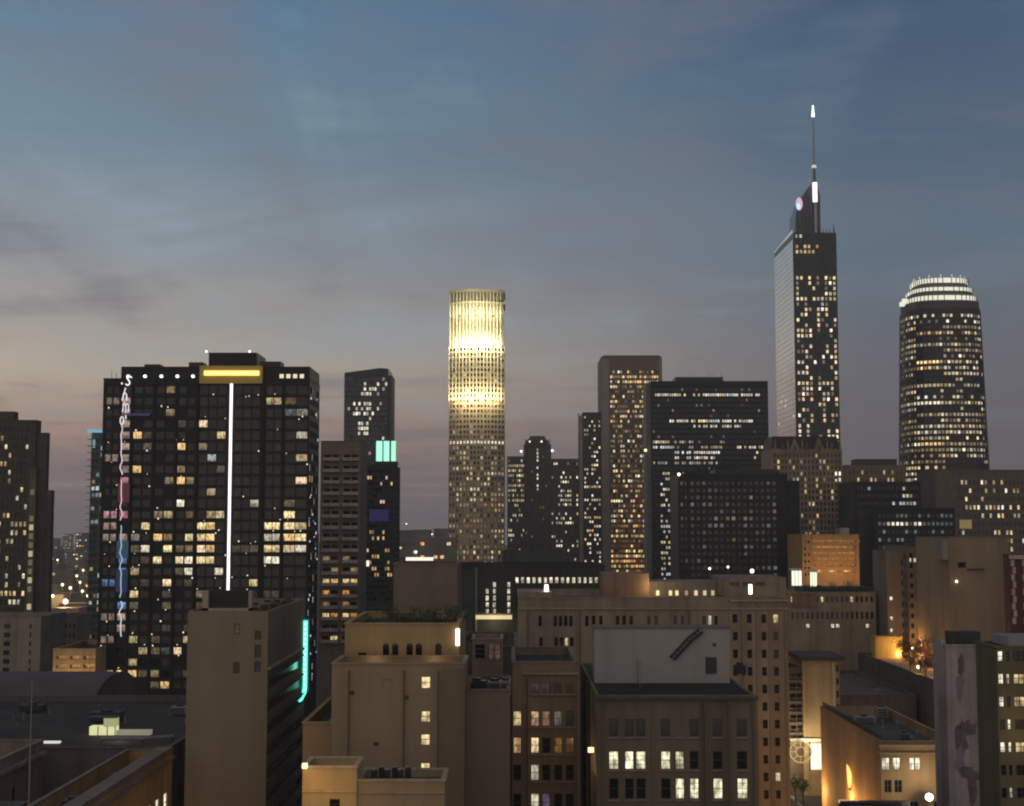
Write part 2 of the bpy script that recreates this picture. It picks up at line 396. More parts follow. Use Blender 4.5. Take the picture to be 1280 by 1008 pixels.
# ================================================================== far background
rnd = random.Random(5)
def far_mass(name, n, xr, Dr, hr, seed, mat, litp):
    rr = random.Random(seed); V, Fc = MB(), []; lv, lf, lc = [], [], []
    for _ in range(n):
        D = rr.uniform(*Dr); px = rr.uniform(*xr); x = (px-CX)/F*D; w = rr.uniform(12, 34); h = rr.uniform(*hr); d = rr.uniform(12, 30)
        V.box(x-w/2, x+w/2, D, D+d, 0, h)
        nz = int(h/4); nx = int(w/4)
        for j in range(nz):
            for i in range(nx):
                if rr.random() < litp:
                    c = sc(rr.choice((WARM, YEL, WHT, COOL, ORG, YEL)), rr.uniform(.3, 1.6)); xa = x-w/2+1+i*4; za = 1.5+j*4; k = len(lv)
                    lv += [(xa, D-.1, za), (xa+2.2, D-.1, za), (xa+2.2, D-.1, za+1.8), (xa, D-.1, za+1.8)]; lf.append((k, k+1, k+2, k+3)); lc.append(c)
    o = V.build(name, mat, kind='stuff'); link(name+'_lights', mesh(name+'_lights', lv, lf, LIT_A, lc), kind='stuff')
M_FAR = wallmat('far_plaster', (.16, .14, .13), .5, .02, .9, .1, 0)
far_mass('distant_city_blocks', 150, (-150, 1430), (1350, 4200), (10, 56), 3, M_FAR, .26)
far_mass('distant_low_blocks', 90, (20, 135), (620, 2200), (8, 30), 9, M_FAR, .26)
far_mass('distant_midrise_blocks', 34, (495, 565), (800, 2000), (20, 62), 12, M_FAR, .24)

# ------------------------------------------------------------------ towers of the skyline
GREY = wallmat('tower_grey', (.10, .095, .085)); BROWN = wallmat('tower_brown', (.13, .10, .075)); BLACKT = wallmat('tower_black', (.012, .012, .013), .3, .1, .5)
BEIGE = wallmat('tower_beige', (.20, .165, .12)); TAN = wallmat('tower_tan', (.28, .22, .15)); CHAR = wallmat('charcoal_cladding', (.011, .011, .011), .3, .2, .5)

def rpoly(cx, cyy, hw, hd, n=20, e=3.2):
    out = []
    for k in range(n):
        a = -math.pi/2-math.pi/n+2*math.pi*k/n; c, s_ = math.cos(a), math.sin(a)
        out.append((cx+hw*math.copysign(abs(c)**(2/e), c), cyy+hd*math.copysign(abs(s_)**(2/e), s_)))
    return out

# cylindrical-fronted tower with floodlit tiers
D = 950; xl, xr = gx(560.5, 500, D), gx(631, 500, D); bw = (xr-xl)/2; bcx = (xl+xr)/2
def bow(inset, bulge=7, n=8):
    hw = bw-inset; p = []
    for k in range(n+1):
        u = -1+2*k/n; p.append((bcx+hw*u, D+bulge*u*u+inset))
    p += [(bcx+hw, D+36), (bcx-hw, D+36)]; return p
RIBM = wallmat('pale_granite', (.42, .38, .28), .12, .1, .7, .05, 0)
b = Bld('office_tower', 'round fronted skyscraper with two tiers of bright yellow floodlit ribs at its top', 'skyscraper', 560.5, 631, 432, D, 36, wallmat('granite_brown', (.30, .24, .18)), yref=500, pts=bow(.01), recess=.7, coping=False)
fl = [b.flen(i) for i in range(8)]
hb = b.z(432)
def p7(i, j, p):
    py = 433+j*6.6
    return p
nrow = int(round((780-432)/6.6))
for k in range(8):
    pf = pat(70+k, .48, (YEL, WHT, WARM, YEL), .10, 1.0, 2, .9)
    def lf(i, j, k=k, pf=pf):
        jr = nrow-1-j; py = 432+jr*6.6
        if 545 < py < 552: return sc(WHT, .95)
        if py < 545: return pf(i, j) if random.Random(i*7+jr*13+k*97).random() < .22 else None
        c = pf(i, j)
        if c is None and py > 600 and random.Random(i*71+jr*13+k*97).random() < .5: return sc(WARM, .1)
        return c
    b.grid(k, .15, fl[k]-.15, 2, .62, b.z(780), hb-.6, nrow, .55, lf)
root7 = b.done()
# ribs and upper tier
def ribs(zlo, zhi, inset, name='rib'):
    pts = bow(inset); m = MB()
    for k in range(8):
        for q in (0, .5):
            x = pts[k][0]+(pts[k+1][0]-pts[k][0])*q-b.cx; y = pts[k][1]+(pts[k+1][1]-pts[k][1])*q-b.cy
            m.box(x-.34, x+.34, y-.85, y+.3, zlo, zhi)
    o = m.build(name, RIBM, root7); o['kind'] = 'stuff'; return o
z500, z432, z361 = b.z(500), b.z(432), b.z(361)
ribs(z500, z432, .2)
top = [(x-b.cx, y-b.cy) for x, y in bow(.8)]
core = loft([[(x, y, z432) for x, y in top], [(x, y, z361-1.5) for x, y in top]]); core.build('upper_tier', wallmat('granite_gold', (.20, .18, .12), .1, .2, .6, 0, 0), root7)
ribs(z432+.3, z361-2, .75)
for zc, hh in ((z361-2, 2.0), (z361-9.5, 1.2), (z500+32, .9)):
    r_ = [(x-b.cx, y-b.cy) for x, y in bow(-.1)]; i_ = [(x-b.cx, y-b.cy) for x, y in bow(1.4)]
    loft([[(x, y, zc) for x, y in r_], [(x, y, zc+hh) for x, y in r_], [(x, y, zc+hh) for x, y in i_], [(x, y, zc) for x, y in i_]], False).build('cornice_ring', RIBM, root7)
ts = [(x-b.cx, y-b.cy) for x, y in bow(.85)]
for k in range(8):          # dark openings between the ribs of the upper tiers
    m = MB()
    for (zl, zh) in ((z432+2, z361-10.5), (z361-7.5, z361-2.6)):
        nz = max(1, int((zh-zl)/4.0))
        for q in range(nz):
            for h in (0, 1):
                u0, u1 = h*.5+.15, h*.5+.40; A, Bp = ts[k], ts[k+1]; z0 = zl+q*(zh-zl)/nz
                x0, y0 = A[0]+(Bp[0]-A[0])*u0, A[1]+(Bp[1]-A[1])*u0; x1, y1 = A[0]+(Bp[0]-A[0])*u1, A[1]+(Bp[1]-A[1])*u1; n_ = len(m.v)
                m.v += [(x0, y0-.05, z0), (x1, y1-.05, z0), (x1, y1-.05, z0+2.7), (x0, y0-.05, z0+2.7)]; m.f.append((n_, n_+1, n_+2, n_+3))
    m.build('dark_window', G_DARK, root7, kind='stuff')
for tier, zb, pw in ((0, z500, 9500), (1, z432, 14000), (2, z432+20, 5500)):
    for k in range(7):
        u = -.9+1.8*k/6; x = bcx+bw*u; y = D+7*u*u-6.5
        light('floodlight', (x-b.cx, y-b.cy, zb+1.2), pw*(1.25 if 2 <= k <= 4 else .8), (1, .93, .60) if tier else (1, .87, .48), 1.6, root7)
        MB().box(x-b.cx-.4, x-b.cx+.4, y-b.cy-.3, y-b.cy+5.4, zb-.5, zb-.1).build('floodlight_bracket', DARKM, root7)

# pair of slim dark towers with lantern heads
b = Bld('lantern_tower', 'slim dark brown tower with rounded head and two bright lamps on its shoulders', 'tower', 655, 689, 556, 1000, 22, wallmat('dark_brown_stone', (.05, .042, .038)), yref=600)
def l9(i, j):
    if i == 4: return sc(WHT, random.Random(j).uniform(.3, 1.3)) if random.Random(j*5).random() < .5 and j > 22 else None
    return sc(WARM, .12) if random.Random(i*9+j*77).random() < .05 else None
b.gpx(656, 688, 9, .5, 560, 760, 44, .6, l9)
r9 = b.done(); zt = b.zt-b.z0
x0, x1 = b.pts[0][0], b.pts[1][0]
hd = [[(0+k_*(x1-x0)/2*.86*math.cos(a), 11+k_*9*math.sin(a), zt+dz) for a in [2*math.pi*q/12 for q in range(12)]] for k_, dz in ((1, -1), (1, 3.2), (.7, 5.0), (.66, 6.4))]
loft(hd).build('rounded_head', wallmat('green_copper', (.07, .08, .05)), r9)
hm = MB()
for q in range(8): hm.box(x0+1+q*(x1-x0-2)/7-.25, x0+1+q*(x1-x0-2)/7+.25, .5, 2, zt, zt+4)
hm.build('crown_fins', DARKM, r9)
LB = emis('lamp_white', (1, .88, .62), 3, False)
def bulb(root, x, y, z, r=.5, mat=None):
    m = MB(); rs = [[(x+r*math.sin(t)*math.cos(a), y+r*math.sin(t)*math.sin(a), z-r*math.cos(t)) for a in [2*math.pi*q/8 for q in range(8)]] for t in (.3, .9, 1.57, 2.2, 2.9)]
    return loft(rs).build('lamp', mat or LB, root)
for px, py in ((651.5, 564.5), (690.5, 563.5)): x, z = P(px, py, 999); bulb(r9, x-b.cx, -1, z, .8)
for px, py in ((662, 552), (677, 552)): x, z = P(px, py, 999); bulb(r9, x-b.cx, 1, z, .55)

b = Bld('office_block', 'mid height tower with yellow top floors just left of the slim lantern tower', 'office tower', 634, 657, 571, 1060, 20, GREY, yref=620)
b.gpx(635, 656, 8, .6, 573, 760, 30, .5, pat(81, .4, (YEL, WARM, WHT), .2, 1.1, 2, .6, lambda i, j, p: p*(2.2 if j > 20 else .45))); b.done()
b = Bld('office_block', 'mid height tower with a cluster of bright windows just right of the slim lantern tower', 'office tower', 688, 724, 574, 1060, 20, GREY, yref=620)
b.gpx(689, 723, 12, .6, 577, 760, 32, .5, pat(82, .36, (YEL, WHT, WHT), .3, 1.5, 2, .6, lambda i, j, p: p*(1.9 if (16 < j < 29 and 3 < i < 9) else .6))); b.done()

b = Bld('slab_tower', 'narrow dark tower with scattered lights left of the tall orange-lit slab', 'office tower', 729, 752, 516, 1000, 24, CHAR, yref=600)
b.gpx(730, 751, 7, .62, 519, 760, 44, .5, pat(83, .34, (WHT, WARM, WHT), .3, 1.4, 2, .8))
r = b.done(); b.bpx('pier', 724.5, 728.6, 520, 790, -1.2, 12, wallmat('beige_pier', (.20, .165, .14)))
x, z = P(724, 521, 1000); MB().cyl(x-b.cx, 8, 0, z+3, .5, .35, 6).build('mast', DARKM, r)

b = Bld('slab_tower', 'tall slab tower with pale corner piers and orange lit floors', 'skyscraper', 752, 828, 446, 1100, 46, wallmat('bronze_cladding', (.15, .105, .065), .2, .1, .5), yref=560, coping=False)
def l12(i, j):
    n = 52; py = 462+(n-1-j)*6.25; r = random.Random(i*131+j*17); rb = random.Random(j*991).random(); rc = random.Random(j*37+(i//5)*11).random()
    d = (.85 if py < 520 else .34 if py < 560 else .5 if py < 600 else .45 if py < 665 else .85)
    if r.random() < d*(.25+1.2*rb)*(.35+.9*rc)*.95:
        c = r.choice((WARM, (1, .7, .3), ORG, YEL)) if py > 655 else r.choice((WARM, YEL, WHT, WARM)); return sc(c, r.choice((.2, .4, .8, 1.2)))
    if py > 600 and r.random() < .6: return sc((1, .34, .08), .10)
    if r.random() < .35: return sc(WARM, r.uniform(.04, .2))
    return None
b.gpx(763, 824, 20, .72, 462, 787, 52, .5, l12)
b.grid(3, 2, 44, 10, .4, 5, 190, 44, .5, None)
r12 = b.done(); STP = wallmat('pale_pier', (.25, .235, .20), .12, .1, .7, .1, 0)
b.bpx('pier', 752.5, 761.5, 449, 790, -.9, -.01, STP); b.bpx('pier', 825, 828.5, 449, 790, -.9, -.01, STP)
b.bpx('plant_screen', 755, 826, 444.5, 448, 1, 40, DARKM)

# black slab with white office floors
b = Bld('slab_tower', 'wide black office slab with bands of white lit floors and masts on its roof', 'office tower', 814, 961, 477, 800, 34, BLACKT, yref=560)
def l13(i, j):
    n = 40; jr = n-1-j; py = 484+jr*6.6; px = 816+i*3.0; r = random.Random(i*57+j*1009)
    def c(k): return sc(r.choice((WHT, YEL, (1, .95, .8), COOL)), k*r.uniform(.5, 1.3))
    if 488 < py < 495: return c(.8) if r.random() < .72 and not 868 < px < 0 else None
    if 509 < py < 517: return c(.35) if r.random() < .12 else None
    if 517 < py < 524: return c(.85) if 835 < px < 940 and r.random() < .78 else None
    if 524 < py < 531: return c(.6) if 863 < px < 925 and r.random() < .55 else None
    if 545 < py < 560: return c(.7) if (px < 840 or (px > 920 and py > 550)) and r.random() < .75 else (c(.3) if px < 905 and r.random() < .5 else None)
    if 560 < py < 570: return c(.8) if (840 < px < 898 and r.random() < .8) or (px > 940 and r.random() < .5) else None
    if 572 < py < 583: return c(.35) if px < 895 and r.random() < .6 else None
    if py > 583 and px < 836: return c(.6) if r.random() < .45 and 822 < px else None
    return c(.12) if r.random() < .05 else None
b.gpx(816, 960, 48, .74, 484, 748, 40, .48, l13)
r13 = b.done()
b.bpx('side_pier', 808, 813.6, 479, 760, -.2, 20, wallmat('grey_pier', (.14, .13, .125)))
b.bpx('plant_room', 845, 905, 471.5, 476.5, 8, 22, DARKM)
m = MB(); rr = random.Random(4)
for q in range(11):
    x, z = P(848+q*5.4, 474, 812); m.cyl(x-b.cx, 12+rr.random()*4, b.zt, z+rr.uniform(1, 4.5), .16, .1, 5)
m.build('roof_mast', DARKM, r13, kind='stuff')
x, z = P(807, 563, 798); bulb(r13, x-b.cx, -1.5, z, .75, emis('lamp_yellow', (1, .85, .45), 3, False))

# black mid-rise in front of it
b = Bld('office_block', 'black mid-rise block with faint grid of dim windows in front of the wide slab', 'office block', 848, 985, 593, 560, 28, BLACKT, yref=650)
l14 = pat(15, .36, (DIM, (.55, .5, .45), (.4, .4, .5)), .05, .3, 2, .6)
b.gpx(862, 972, 15, .6, 600, 750, 17, .5, lambda i, j: l14(i, j) or sc(DIM, .02))
b.gpx(850, 860, 2, .6, 600, 750, 17, .5, lambda i, j: l14(i, j))
r14 = b.done(); b.bpx('stair_wing', 985.5, 1000, 601, 800, .5, 24, CHAR); b.bpx('plant_room', 895, 975, 587, 592.3, 6, 22, DARKM)
x, z = P(843, 595, 575); bulb(r14, x-b.cx, -.6, z, .6); x, z = P(838, 592, 575)
# tall supertall tower with spire
b = Bld('spire_tower', 'tallest glass skyscraper with lit spire, sail shaped crown and a pale reflecting side', 'skyscraper', 994, 1048, 291, 900, 66, wallmat('navy_spandrel', (.035, .045, .052), .2, .1, .3), yref=430, gm=glass('navy_glass', (.008, .01, .013), .1), coping=False, recess=.25)
def l15(i, j):
    n = 46; jr = n-1-j; py = 293+jr*6.6; r = random.Random(i*67+j*1013)
    if py < 298: return sc(WHT, r.uniform(.3, 1.0)) if i < 4 and r.random() < .8 else None
    if 306 < py < 318: return sc(ORG if r.random() < .3 else YEL, r.uniform(.4, 1.2)) if i < 6 and r.random() < .7 else None
    if py < 344: return None
    rc = random.Random((j//2)*31+i*5).random(); k = .60
    if i == 4: k *= .15
    if r.random() < k*(.2+1.4*rc): return sc(r.choice((WHT, YEL, WARM, (1, .7, .55))), r.choice((.2, .5, .9, 1.3)))
    return None
b.gpx(995.5, 1047, 10, .58, 292, 596, 46, .62, l15)
r15 = b.done(); zt = b.zt; Ls = 66.0
# reflective left face: curtain-wall panels laid just proud of the side, bands show between them
m = MB(); nz, ny = 62, 11; zz0 = gz(700, 900)
for j in range(nz):
    for i in range(ny):
        z0 = zz0+(zt-4-zz0)*j/nz; z1 = z0+(zt-4-zz0)/nz*.94; y0 = 1+i*(Ls-2)/ny; y1 = y0+(Ls-2)/ny*.98; x = b.pts[0][0]-.25; k = len(m.v)
        m.v += [(x, y1, z0), (x, y0, z0), (x, y0, z1), (x, y1, z1)]; m.f.append((k, k+1, k+2, k+3))
m.build('curtain_wall_panel', G_MIR, r15, kind='stuff')
lv, lf_, lc = [], [], []; rq = random.Random(12)
for q in range(60):
    z0 = zz0+(zt-4-zz0)*rq.random()**2.2*.55; y0 = rq.uniform(2, Ls-4); x = b.pts[0][0]-.3; k = len(lv); lv += [(x, y0+2.6, z0), (x, y0, z0), (x, y0, z0+1.5), (x, y0+2.6, z0+1.5)]; lf_.append((k, k+1, k+2, k+3)); lc.append(sc(YEL, rq.uniform(.3, 1.1)))
link('lit_side_window', mesh('lit_side_window', lv, lf_, LIT_A, lc), r15, kind='stuff')
# sail crown
xa, xb = gx(989, 270, 925)-b.cx, gx(1021, 270, 925)-b.cx; z2 = gz(291, 900)-1; zp = gz(229, 915)
prof = [(0, 0), (1, 0), (1.0, .78), (.88, .97), (.72, 1.0), (.52, .9), (.25, .70), (.05, .46)]
m = MB()
for y in (14, 34): m.v += [(xa+(xb-xa)*u, y, z2+(zp-z2)*v) for u, v in prof]
n = len(prof); m.f.append(tuple(range(n))); m.f.append(tuple(n+k for k in reversed(range(n))))
for k in range(n): m.f.append((k, (k+1) % n, n+(k+1) % n, n+k))
m.build('sail_crown', glass('crown_glass', (.05, .055, .075), .15), r15)
m = MB()
for q in range(1, 7): m.box(xa+(xb-xa)*q/7-.12, xa+(xb-xa)*q/7+.12, 13.7, 13.95, z2, z2+(zp-z2)*min(.97, .42+q*.09))
m.build('crown_mullion', DARKM, r15, kind='stuff')
def disc(root, name, px, py, D, rx, rz, mat, n=18, dy=0):
    x, z = P(px, py, D); m = MB()
    for y in (0, .4): m.v += [(rx*math.cos(2*math.pi*k/n), y, rz*math.sin(2*math.pi*k/n)) for k in range(n)]
    m.f.append(tuple(range(n))); m.f += [(k, (k+1) % n, n+(k+1) % n, n+k) for k in range(n)]
    return m.build(name, mat, root, (x-root.location.x, D-root.location.y, z-root.location.z))
disc(r15, 'round_sign', 999, 255, 913.0, 2.2, 4.2, emis('pink_white_light', (1, .62, .85), .75, False))
disc(r15, 'sign_emblem', 998.2, 258, 912.4, 1.2, 2.2, emis('cyan_white_light', (.6, .95, 1), 1.1, False))
x, z = P(1018, 229, 914); WL = emis('white_light', (1, .93, 1), 2.2, False)
MB().box(x-b.cx-1.3, x-b.cx+1.3, 12.2, 13.4, gz(253, 914), gz(229, 914)).build('light_fin', WL, r15)
MB().box(x-b.cx-.8, x-b.cx+.8, 12.2, 13.4, gz(296, 914), gz(253.4, 914)).build('fin', plain('silver', (.4, .4, .42), .3, .6), r15)
xs = gx(1017, 180, 914)-b.cx
MB().cyl(xs, 14, gz(229, 914), gz(208, 914), 1.3, .7, 8).build('spire_base', METAL, r15)
MB().cyl(xs, 14, gz(208, 914), gz(146, 914), .7, .38, 8).build('spire', plain('spire_steel', (.35, .33, .35), .4, .5), r15)
MB().cyl(xs, 14, gz(146, 914), gz(132, 914), 1.0, .35, 8).build('spire_tip', emis('spire_light', (.95, .97, 1), 3, False), r15)
MB().cyl(xs, 14, gz(210, 914), gz(207, 914), 1.5, 1.5, 8).build('spire_collar', emis('collar_light', (1, .93, .9), .7, False), r15)
m = MB()
for px in (1042,): x_, z_ = P(px, 281, 902); m.cyl(x_-b.cx, 2, zt-2, z_, .5, .2, 6)
for px in (1026, 1030, 1034, 1038): x_, z_ = P(px, 286, 904); m.cyl(x_-b.cx, 6, zt-2, z_, .3, .2, 6)
m.build('roof_mast', DARKM, r15, kind='stuff')
m = MB(); xl_ = b.pts[0][0]
m.v += [(xl_-.3, 1, zt), (xl_-.3, Ls-1, zt), (xl_-.3, Ls-1, zt-1), (xl_-.3, 1, zt+2.2)]; m.f.append((0, 1, 2, 3)); m.build('roof_edge_light', emis('soft_edge', (.8, .85, .8), .45, False), r15)

# round tower with glowing crown
D = 950; cx = gx(1173, 340, D+28); cyy = D+28
b = Bld('crown_tower', 'broad round cornered skyscraper with stacked white glowing rings for a crown', 'skyscraper', 1120, 1232, 384, D, 56, wallmat('rose_granite', (.045, .036, .03), .2, .1, .5), yref=340, pts=rpoly(cx, cyy, 25.2, 26, 24, 2.9), recess=.35, coping=False)
def tiered(bb, y0, y1, hw, hd, seed):
    """a shell of the tower between two picture rows"""
fcount = len(b.pts)
nrow = int((700-392)/7.2)
for k in range(fcount):
    if k in range(9, 16): continue
    ln_ = b.flen(k); nx = max(1, round(ln_/2.5)); pf = pat(20+k//3, .72, (WHT, WARM, YEL, WHT), .12, 1.3, 3, .95)
    b.grid(k, .1, ln_-.1, nx, .7, b.z(700), b.z(390), nrow, .5, pf)
r20 = b.done()
ztop = b.zt_l
for ch in list(r20.children):      # the shaft widens gently towards its foot
    if ch.type == 'MESH':
        for v in ch.data.vertices:
            k = 1+.10*max(0, (ztop-v.co.z)/100); xo_ = cx-b.cx; v.co.x = xo_+(v.co.x-xo_)*k; v.co.y = 28+(v.co.y-28)*k
CRW = emis('crown_light', (1, .98, .80), .95, False); CRD = wallmat('crown_stone', (.10, .10, .085), .1, .2, .6, 0, 0)
def ring(hw, hd, y0, y1, mat, name):
    p = rpoly(0, 28, hw, hd, 24, 2.9); z0, z1 = gz(y1, D), gz(y0, D); xo = cx-b.cx
    loft([[(x+xo, y, z0) for x, y in p], [(x+xo, y, z1) for x, y in p]]).build(name, mat, r20)
ring(24.4, 25.0, 374, 385, CRD, 'crown_tier'); ring(23.0, 24.2, 368, 373.2, CRW, 'crown_light_ring')
ring(20.6, 21.6, 361.4, 367.6, CRD, 'crown_tier'); ring(20.8, 21.9, 357, 361.0, CRW, 'crown_light_ring')
ring(17.6, 18.5, 350.4, 355.8, CRD, 'crown_tier'); ring(18.0, 19.0, 344.5, 350, CRW, 'crown_light_ring')
m = MB()
for q in range(14):
    a = 2*math.pi*q/14; m.cyl(cx-b.cx+17*math.cos(a), 28+18*math.sin(a), gz(342.5, D), gz(339.5, D), .25, .15, 5)
m.build('crown_finial', CRW, r20, kind='stuff')
m = MB()
for hw_, hd_, y0_, y1_ in ((23.15, 24.35, 367.4, 373.8), (20.95, 22.05, 356.4, 361.6), (18.15, 19.15, 343.8, 350.6)):
    pp_ = rpoly(0, 28, hw_, hd_, 44, 2.9)
    for q, (x, y) in enumerate(pp_):
        if y < 34: m.box(x+cx-b.cx-.22, x+cx-b.cx+.22, y-.22, y+.22, gz(y1_, D), gz(y0_, D))
m.build('crown_rib', CRD, r20, kind='stuff')
for px, py in ((1128, 380), (1131, 376)): x, z = P(px, py, D+14); MB().box(x-b.cx-1.5, x-b.cx+1.5, 13, 16, z-1.6, z+1.2).build('crown_light', CRW, r20)

# ------------------------------------------------------------------ left of centre skyline
b = Bld('glass_tower', 'blue grey glass tower with slanting roof behind the brown balcony block', 'office tower', 430, 485, 467, 700, 24, wallmat('blue_spandrel', (.05, .06, .07), .15, .1, .4), yref=520, gm=glass('sky_glass', (.02, .028, .036), .15, 0, .8), coping=False)
def l4(i, j):
    n = 34; py = 471+(n-1-j)*6.2; r = random.Random(i*67+j*101); px = 431+i*3.4
    if py < 492 and px > 452: return sc(WHT, r.uniform(.3, 1)) if r.random() < .3 else None
    if 500 < py < 516 and 440 < px < 466: return sc(WHT, r.uniform(.4, 1.1)) if r.random() < .65 else None
    if 525 < py < 540 and 445 < px < 460: return sc(WHT, .8) if r.random() < .6 else None
    return sc(WHT, r.uniform(.2, .8)) if r.random() < .05 else None
b.gpx(431, 484, 16, .8, 471, 682, 34, .66, l4); r4 = b.done()
xa, xb = b.pts[0][0], b.pts[1][0]; z0 = b.zt; z1 = gz(461, 700)
m = MB(); m.v += [(xa, 0, z0+.01), (xb, 0, z0+.01), (xb, 0, z1), (xb*.6, 0, z1+.3), (xa, 0, z0+.3)]; m.v += [(x, 23.9, z) for x, _, z in m.v[:5]]
m.f += [(0, 1, 2, 3, 4), (9, 8, 7, 6, 5), (1, 6, 7, 2), (2, 7, 8, 3), (3, 8, 9, 4), (4, 9, 5, 0)]; m.build('slanted_parapet', b.wm, r4)
MB().box(xb+.02, xb+1.6, 3, 20, 0, z1-3).build('edge_fin', wallmat('fin_grey', (.16, .15, .15)), r4)

b = Bld('balcony_block', 'brown apartment block with stacked balconies right of the dark residential tower', 'apartment block', 400, 450, 552, 470, 22, wallmat('brown_brick', (.20, .155, .12)), yref=650, recess=1.1)
def l5(i, j):
    n = 17; py = 566+(n-1-j)*14.2; r = random.Random(i*67+j*103)
    if py > 655 and r.random() < .42: return sc(r.choice((WARM, YEL, ORG)), r.uniform(.15, .9))
    return None
b.gpx(403, 424, 2, .8, 566, 807, 17, .62, l5, 'o'); b.gpx(428, 448, 2, .8, 566, 807, 17, .62, l5, 'o')
r5 = b.done()
SL = wallmat('balcony_slab', (.40, .33, .26)); zz = [b.z(566+k*14.2) for k in range(17)]
for k, z in enumerate(zz):
    for xa, xb in ((403, 424), (428, 448)):
        xs0, xs1 = b.ax(xa)+b.pts[0][0], b.ax(xb)+b.pts[0][0]
        m = MB().box(xs0, xs1, -1.2, -.01, z-2.7, z-2.5); m.box(xs0, xs1, -1.2, -1.1, z-2.5, z-1.6); m.build('balcony', SL, r5)

b = Bld('office_block', 'mid-rise with two glowing mint green roof panels and dark glass front', 'office block', 451, 492, 582, 520, 30, wallmat('dark_green_panel', (.04, .045, .042)), yref=620)
def l6(i, j):
    n = 22; py = 586+(n-1-j)*7.6; r = random.Random(i*61+j*103)
    if 588 < py < 606: return sc(YEL, r.uniform(.3, .8)) if r.random() < .45 else None
    if 618 < py < 630: return sc((1, .5, .45), .9) if 7 <= i <= 8 else None
    if 660 < py < 720: return sc(WARM, r.uniform(.2, .9)) if r.random() < .26 else None
    return None
b.gpx(452, 491, 12, .7, 586, 753, 22, .55, l6)
b.grid(1, 1, 29, 9, .6, b.z(753), b.z(586), 22, .5, None)
r6 = b.done()
b.bpx('blue_lit_band', 462, 486, 637, 652, -.25, -.02, emis('indigo_light', (.05, .04, .35), .16, False))
MINT = emis('mint_light', (.42, 1, .74), 1.15, True)
b.bpx('roof_lantern', 468, 496, 577, 582, 3, 9, DARKM)
for a_, c_ in ((469.8, 477.2), (479, 486), (488.5, 494)): b.bpx('glowing_panel', a_, c_, 551.5, 576.6, 4, 5, MINT)
b.bpx('white_lit_window', 450.5, 462, 701, 708, -.3, -.02, emis('shop_white', (1, .95, .8), 1.3, False))

b = Bld('slim_tower', 'slim tower with cyan lit top and ribbed balconies squeezed behind the dark residential tower', 'apartment tower', 112, 140, 540, 560, 22, wallmat('teal_slab', (.10, .13, .13)), yref=640)
b.gpx(113, 139, 5, .8, 548, 800, 30, .6, pat(44, .3, (YEL, WARM, COOL, (.5, .9, .9)), .15, .7, 2)); r2 = b.done()
for k in range(30):
    z = b.z(549+k*8.4); MB().box(b.pts[0][0]-1.3, b.pts[0][0]+2.4, -1.3, -.02, z-.25, z).build('balcony', b.wm, r2)
CYN = emis('cyan_light', (.25, .65, .85), .65, False)
b.bpx('lit_roof_slab', 108, 141, 537.5, 541, -1.4, 6, CYN); b.bpx('lit_corner', 114, 117, 549, 560, -.5, -.02, emis('cyan_soft', (.3, .6, .6), .5, False))

# far-left stepped tower
GT = wallmat('olive_concrete', (.085, .08, .06))
b = Bld('stepped_tower', 'stepped olive grey residential tower cut by the left picture edge', 'apartment tower', -60, 42, 526, 450, 5, GT, yref=640)
def l1(i, j):
    n = 25; py = 532+(n-1-j)*10.8; px = -58+i*5; r = random.Random(i*61+j*107)
    p = .16 if py < 640 else .34
    if 647 < py < 668 and px < 40: p = .65
    if r.random() < p: return sc(r.choice((WHT, YEL, WARM)), r.uniform(.25, 1.2))
    return None
b.gpx(-56, 34, 17, .62, 532, 802, 25, .55, l1, 'o'); r1 = b.done()
b.bpx('plant_room', -50, 14, 514.5, 525.5, .5, 4.5, GT)
b.bpx('upper_shoulder', 43, 56, 541, 900, 1, 4, wallmat('mauve_plaster', (.10, .08, .075))); b.bpx('lower_shoulder', 56.3, 64, 613, 900, 1.2, 4, wallmat('mauve_plaster', (0, 0, 0)))
x0_ = gx(36, 640, 450)-b.cx
m = MB().box(x0_, x0_+2.2, -.5, -.02, b.z(900), b.z(585)); m.build('pale_pier', wallmat('pale_olive', (.15, .135, .08)), r1)
for q in range(24):
    py = 590+q*11
    if random.Random(q*5).random() < .6: MB().box(x0_+.5, x0_+1.7, -.7, -.52, b.z(py+7), b.z(py)).build('stair_window', emis('stair_yellow', (1, .82, .4), .12, False) if q % 3 else emis('stair_warm', (1, .8, .5), .5, False), r1)

# ------------------------------------------------------------------ dark residential tower
b = Bld('residential_tower', 'big dark residential tower with gold roof sign band, white light line and many lit flats', 'apartment tower', 125, 385, 474, 385, 20, CHAR, yref=660, recess=.35, gm=glass('tower_glass', (.009, .012, .013), .1))
def l3(i, j):
    n = 27; jr = n-1-j; py = 480+jr*14.2; px = 131+i*12.7; r = random.Random(i*61+j*109+4)
    d = .23
    if py > 620: d = .46
    if 640 < py < 690 and px > 318: d = .97
    if 640 < py < 705 and 243 < px < 270: d = .85
    if py > 700: d = .34
    if 160 < px < 200 and py < 640: d = .12
    if 195 < px < 212 and (580 < py < 600 or py > 640): d = .55
    if px < 170 and i == 1: d = .5
    if 500 < py < 550 and px > 340: d = .35
    if 285 < px < 318: d *= .45
    if r.random() < d:
        if px < 165: c = (1, .45, .55) if 590 < py < 650 else (.25, .5, 1) if 665 < py < 750 else (1, .7, .55); return sc(c, r.uniform(.2, .7))
        c = r.choice((YEL, YEL, WARM, WHT, (1, .72, .45), COOL if r.random() < .3 else YEL))
        if d > .8: return sc(c, r.choice((.6, .9, 1.2, 1.4)))
        return sc(c, r.choice((.06, .12, .25, .5, .9, 1.2)))
    return None
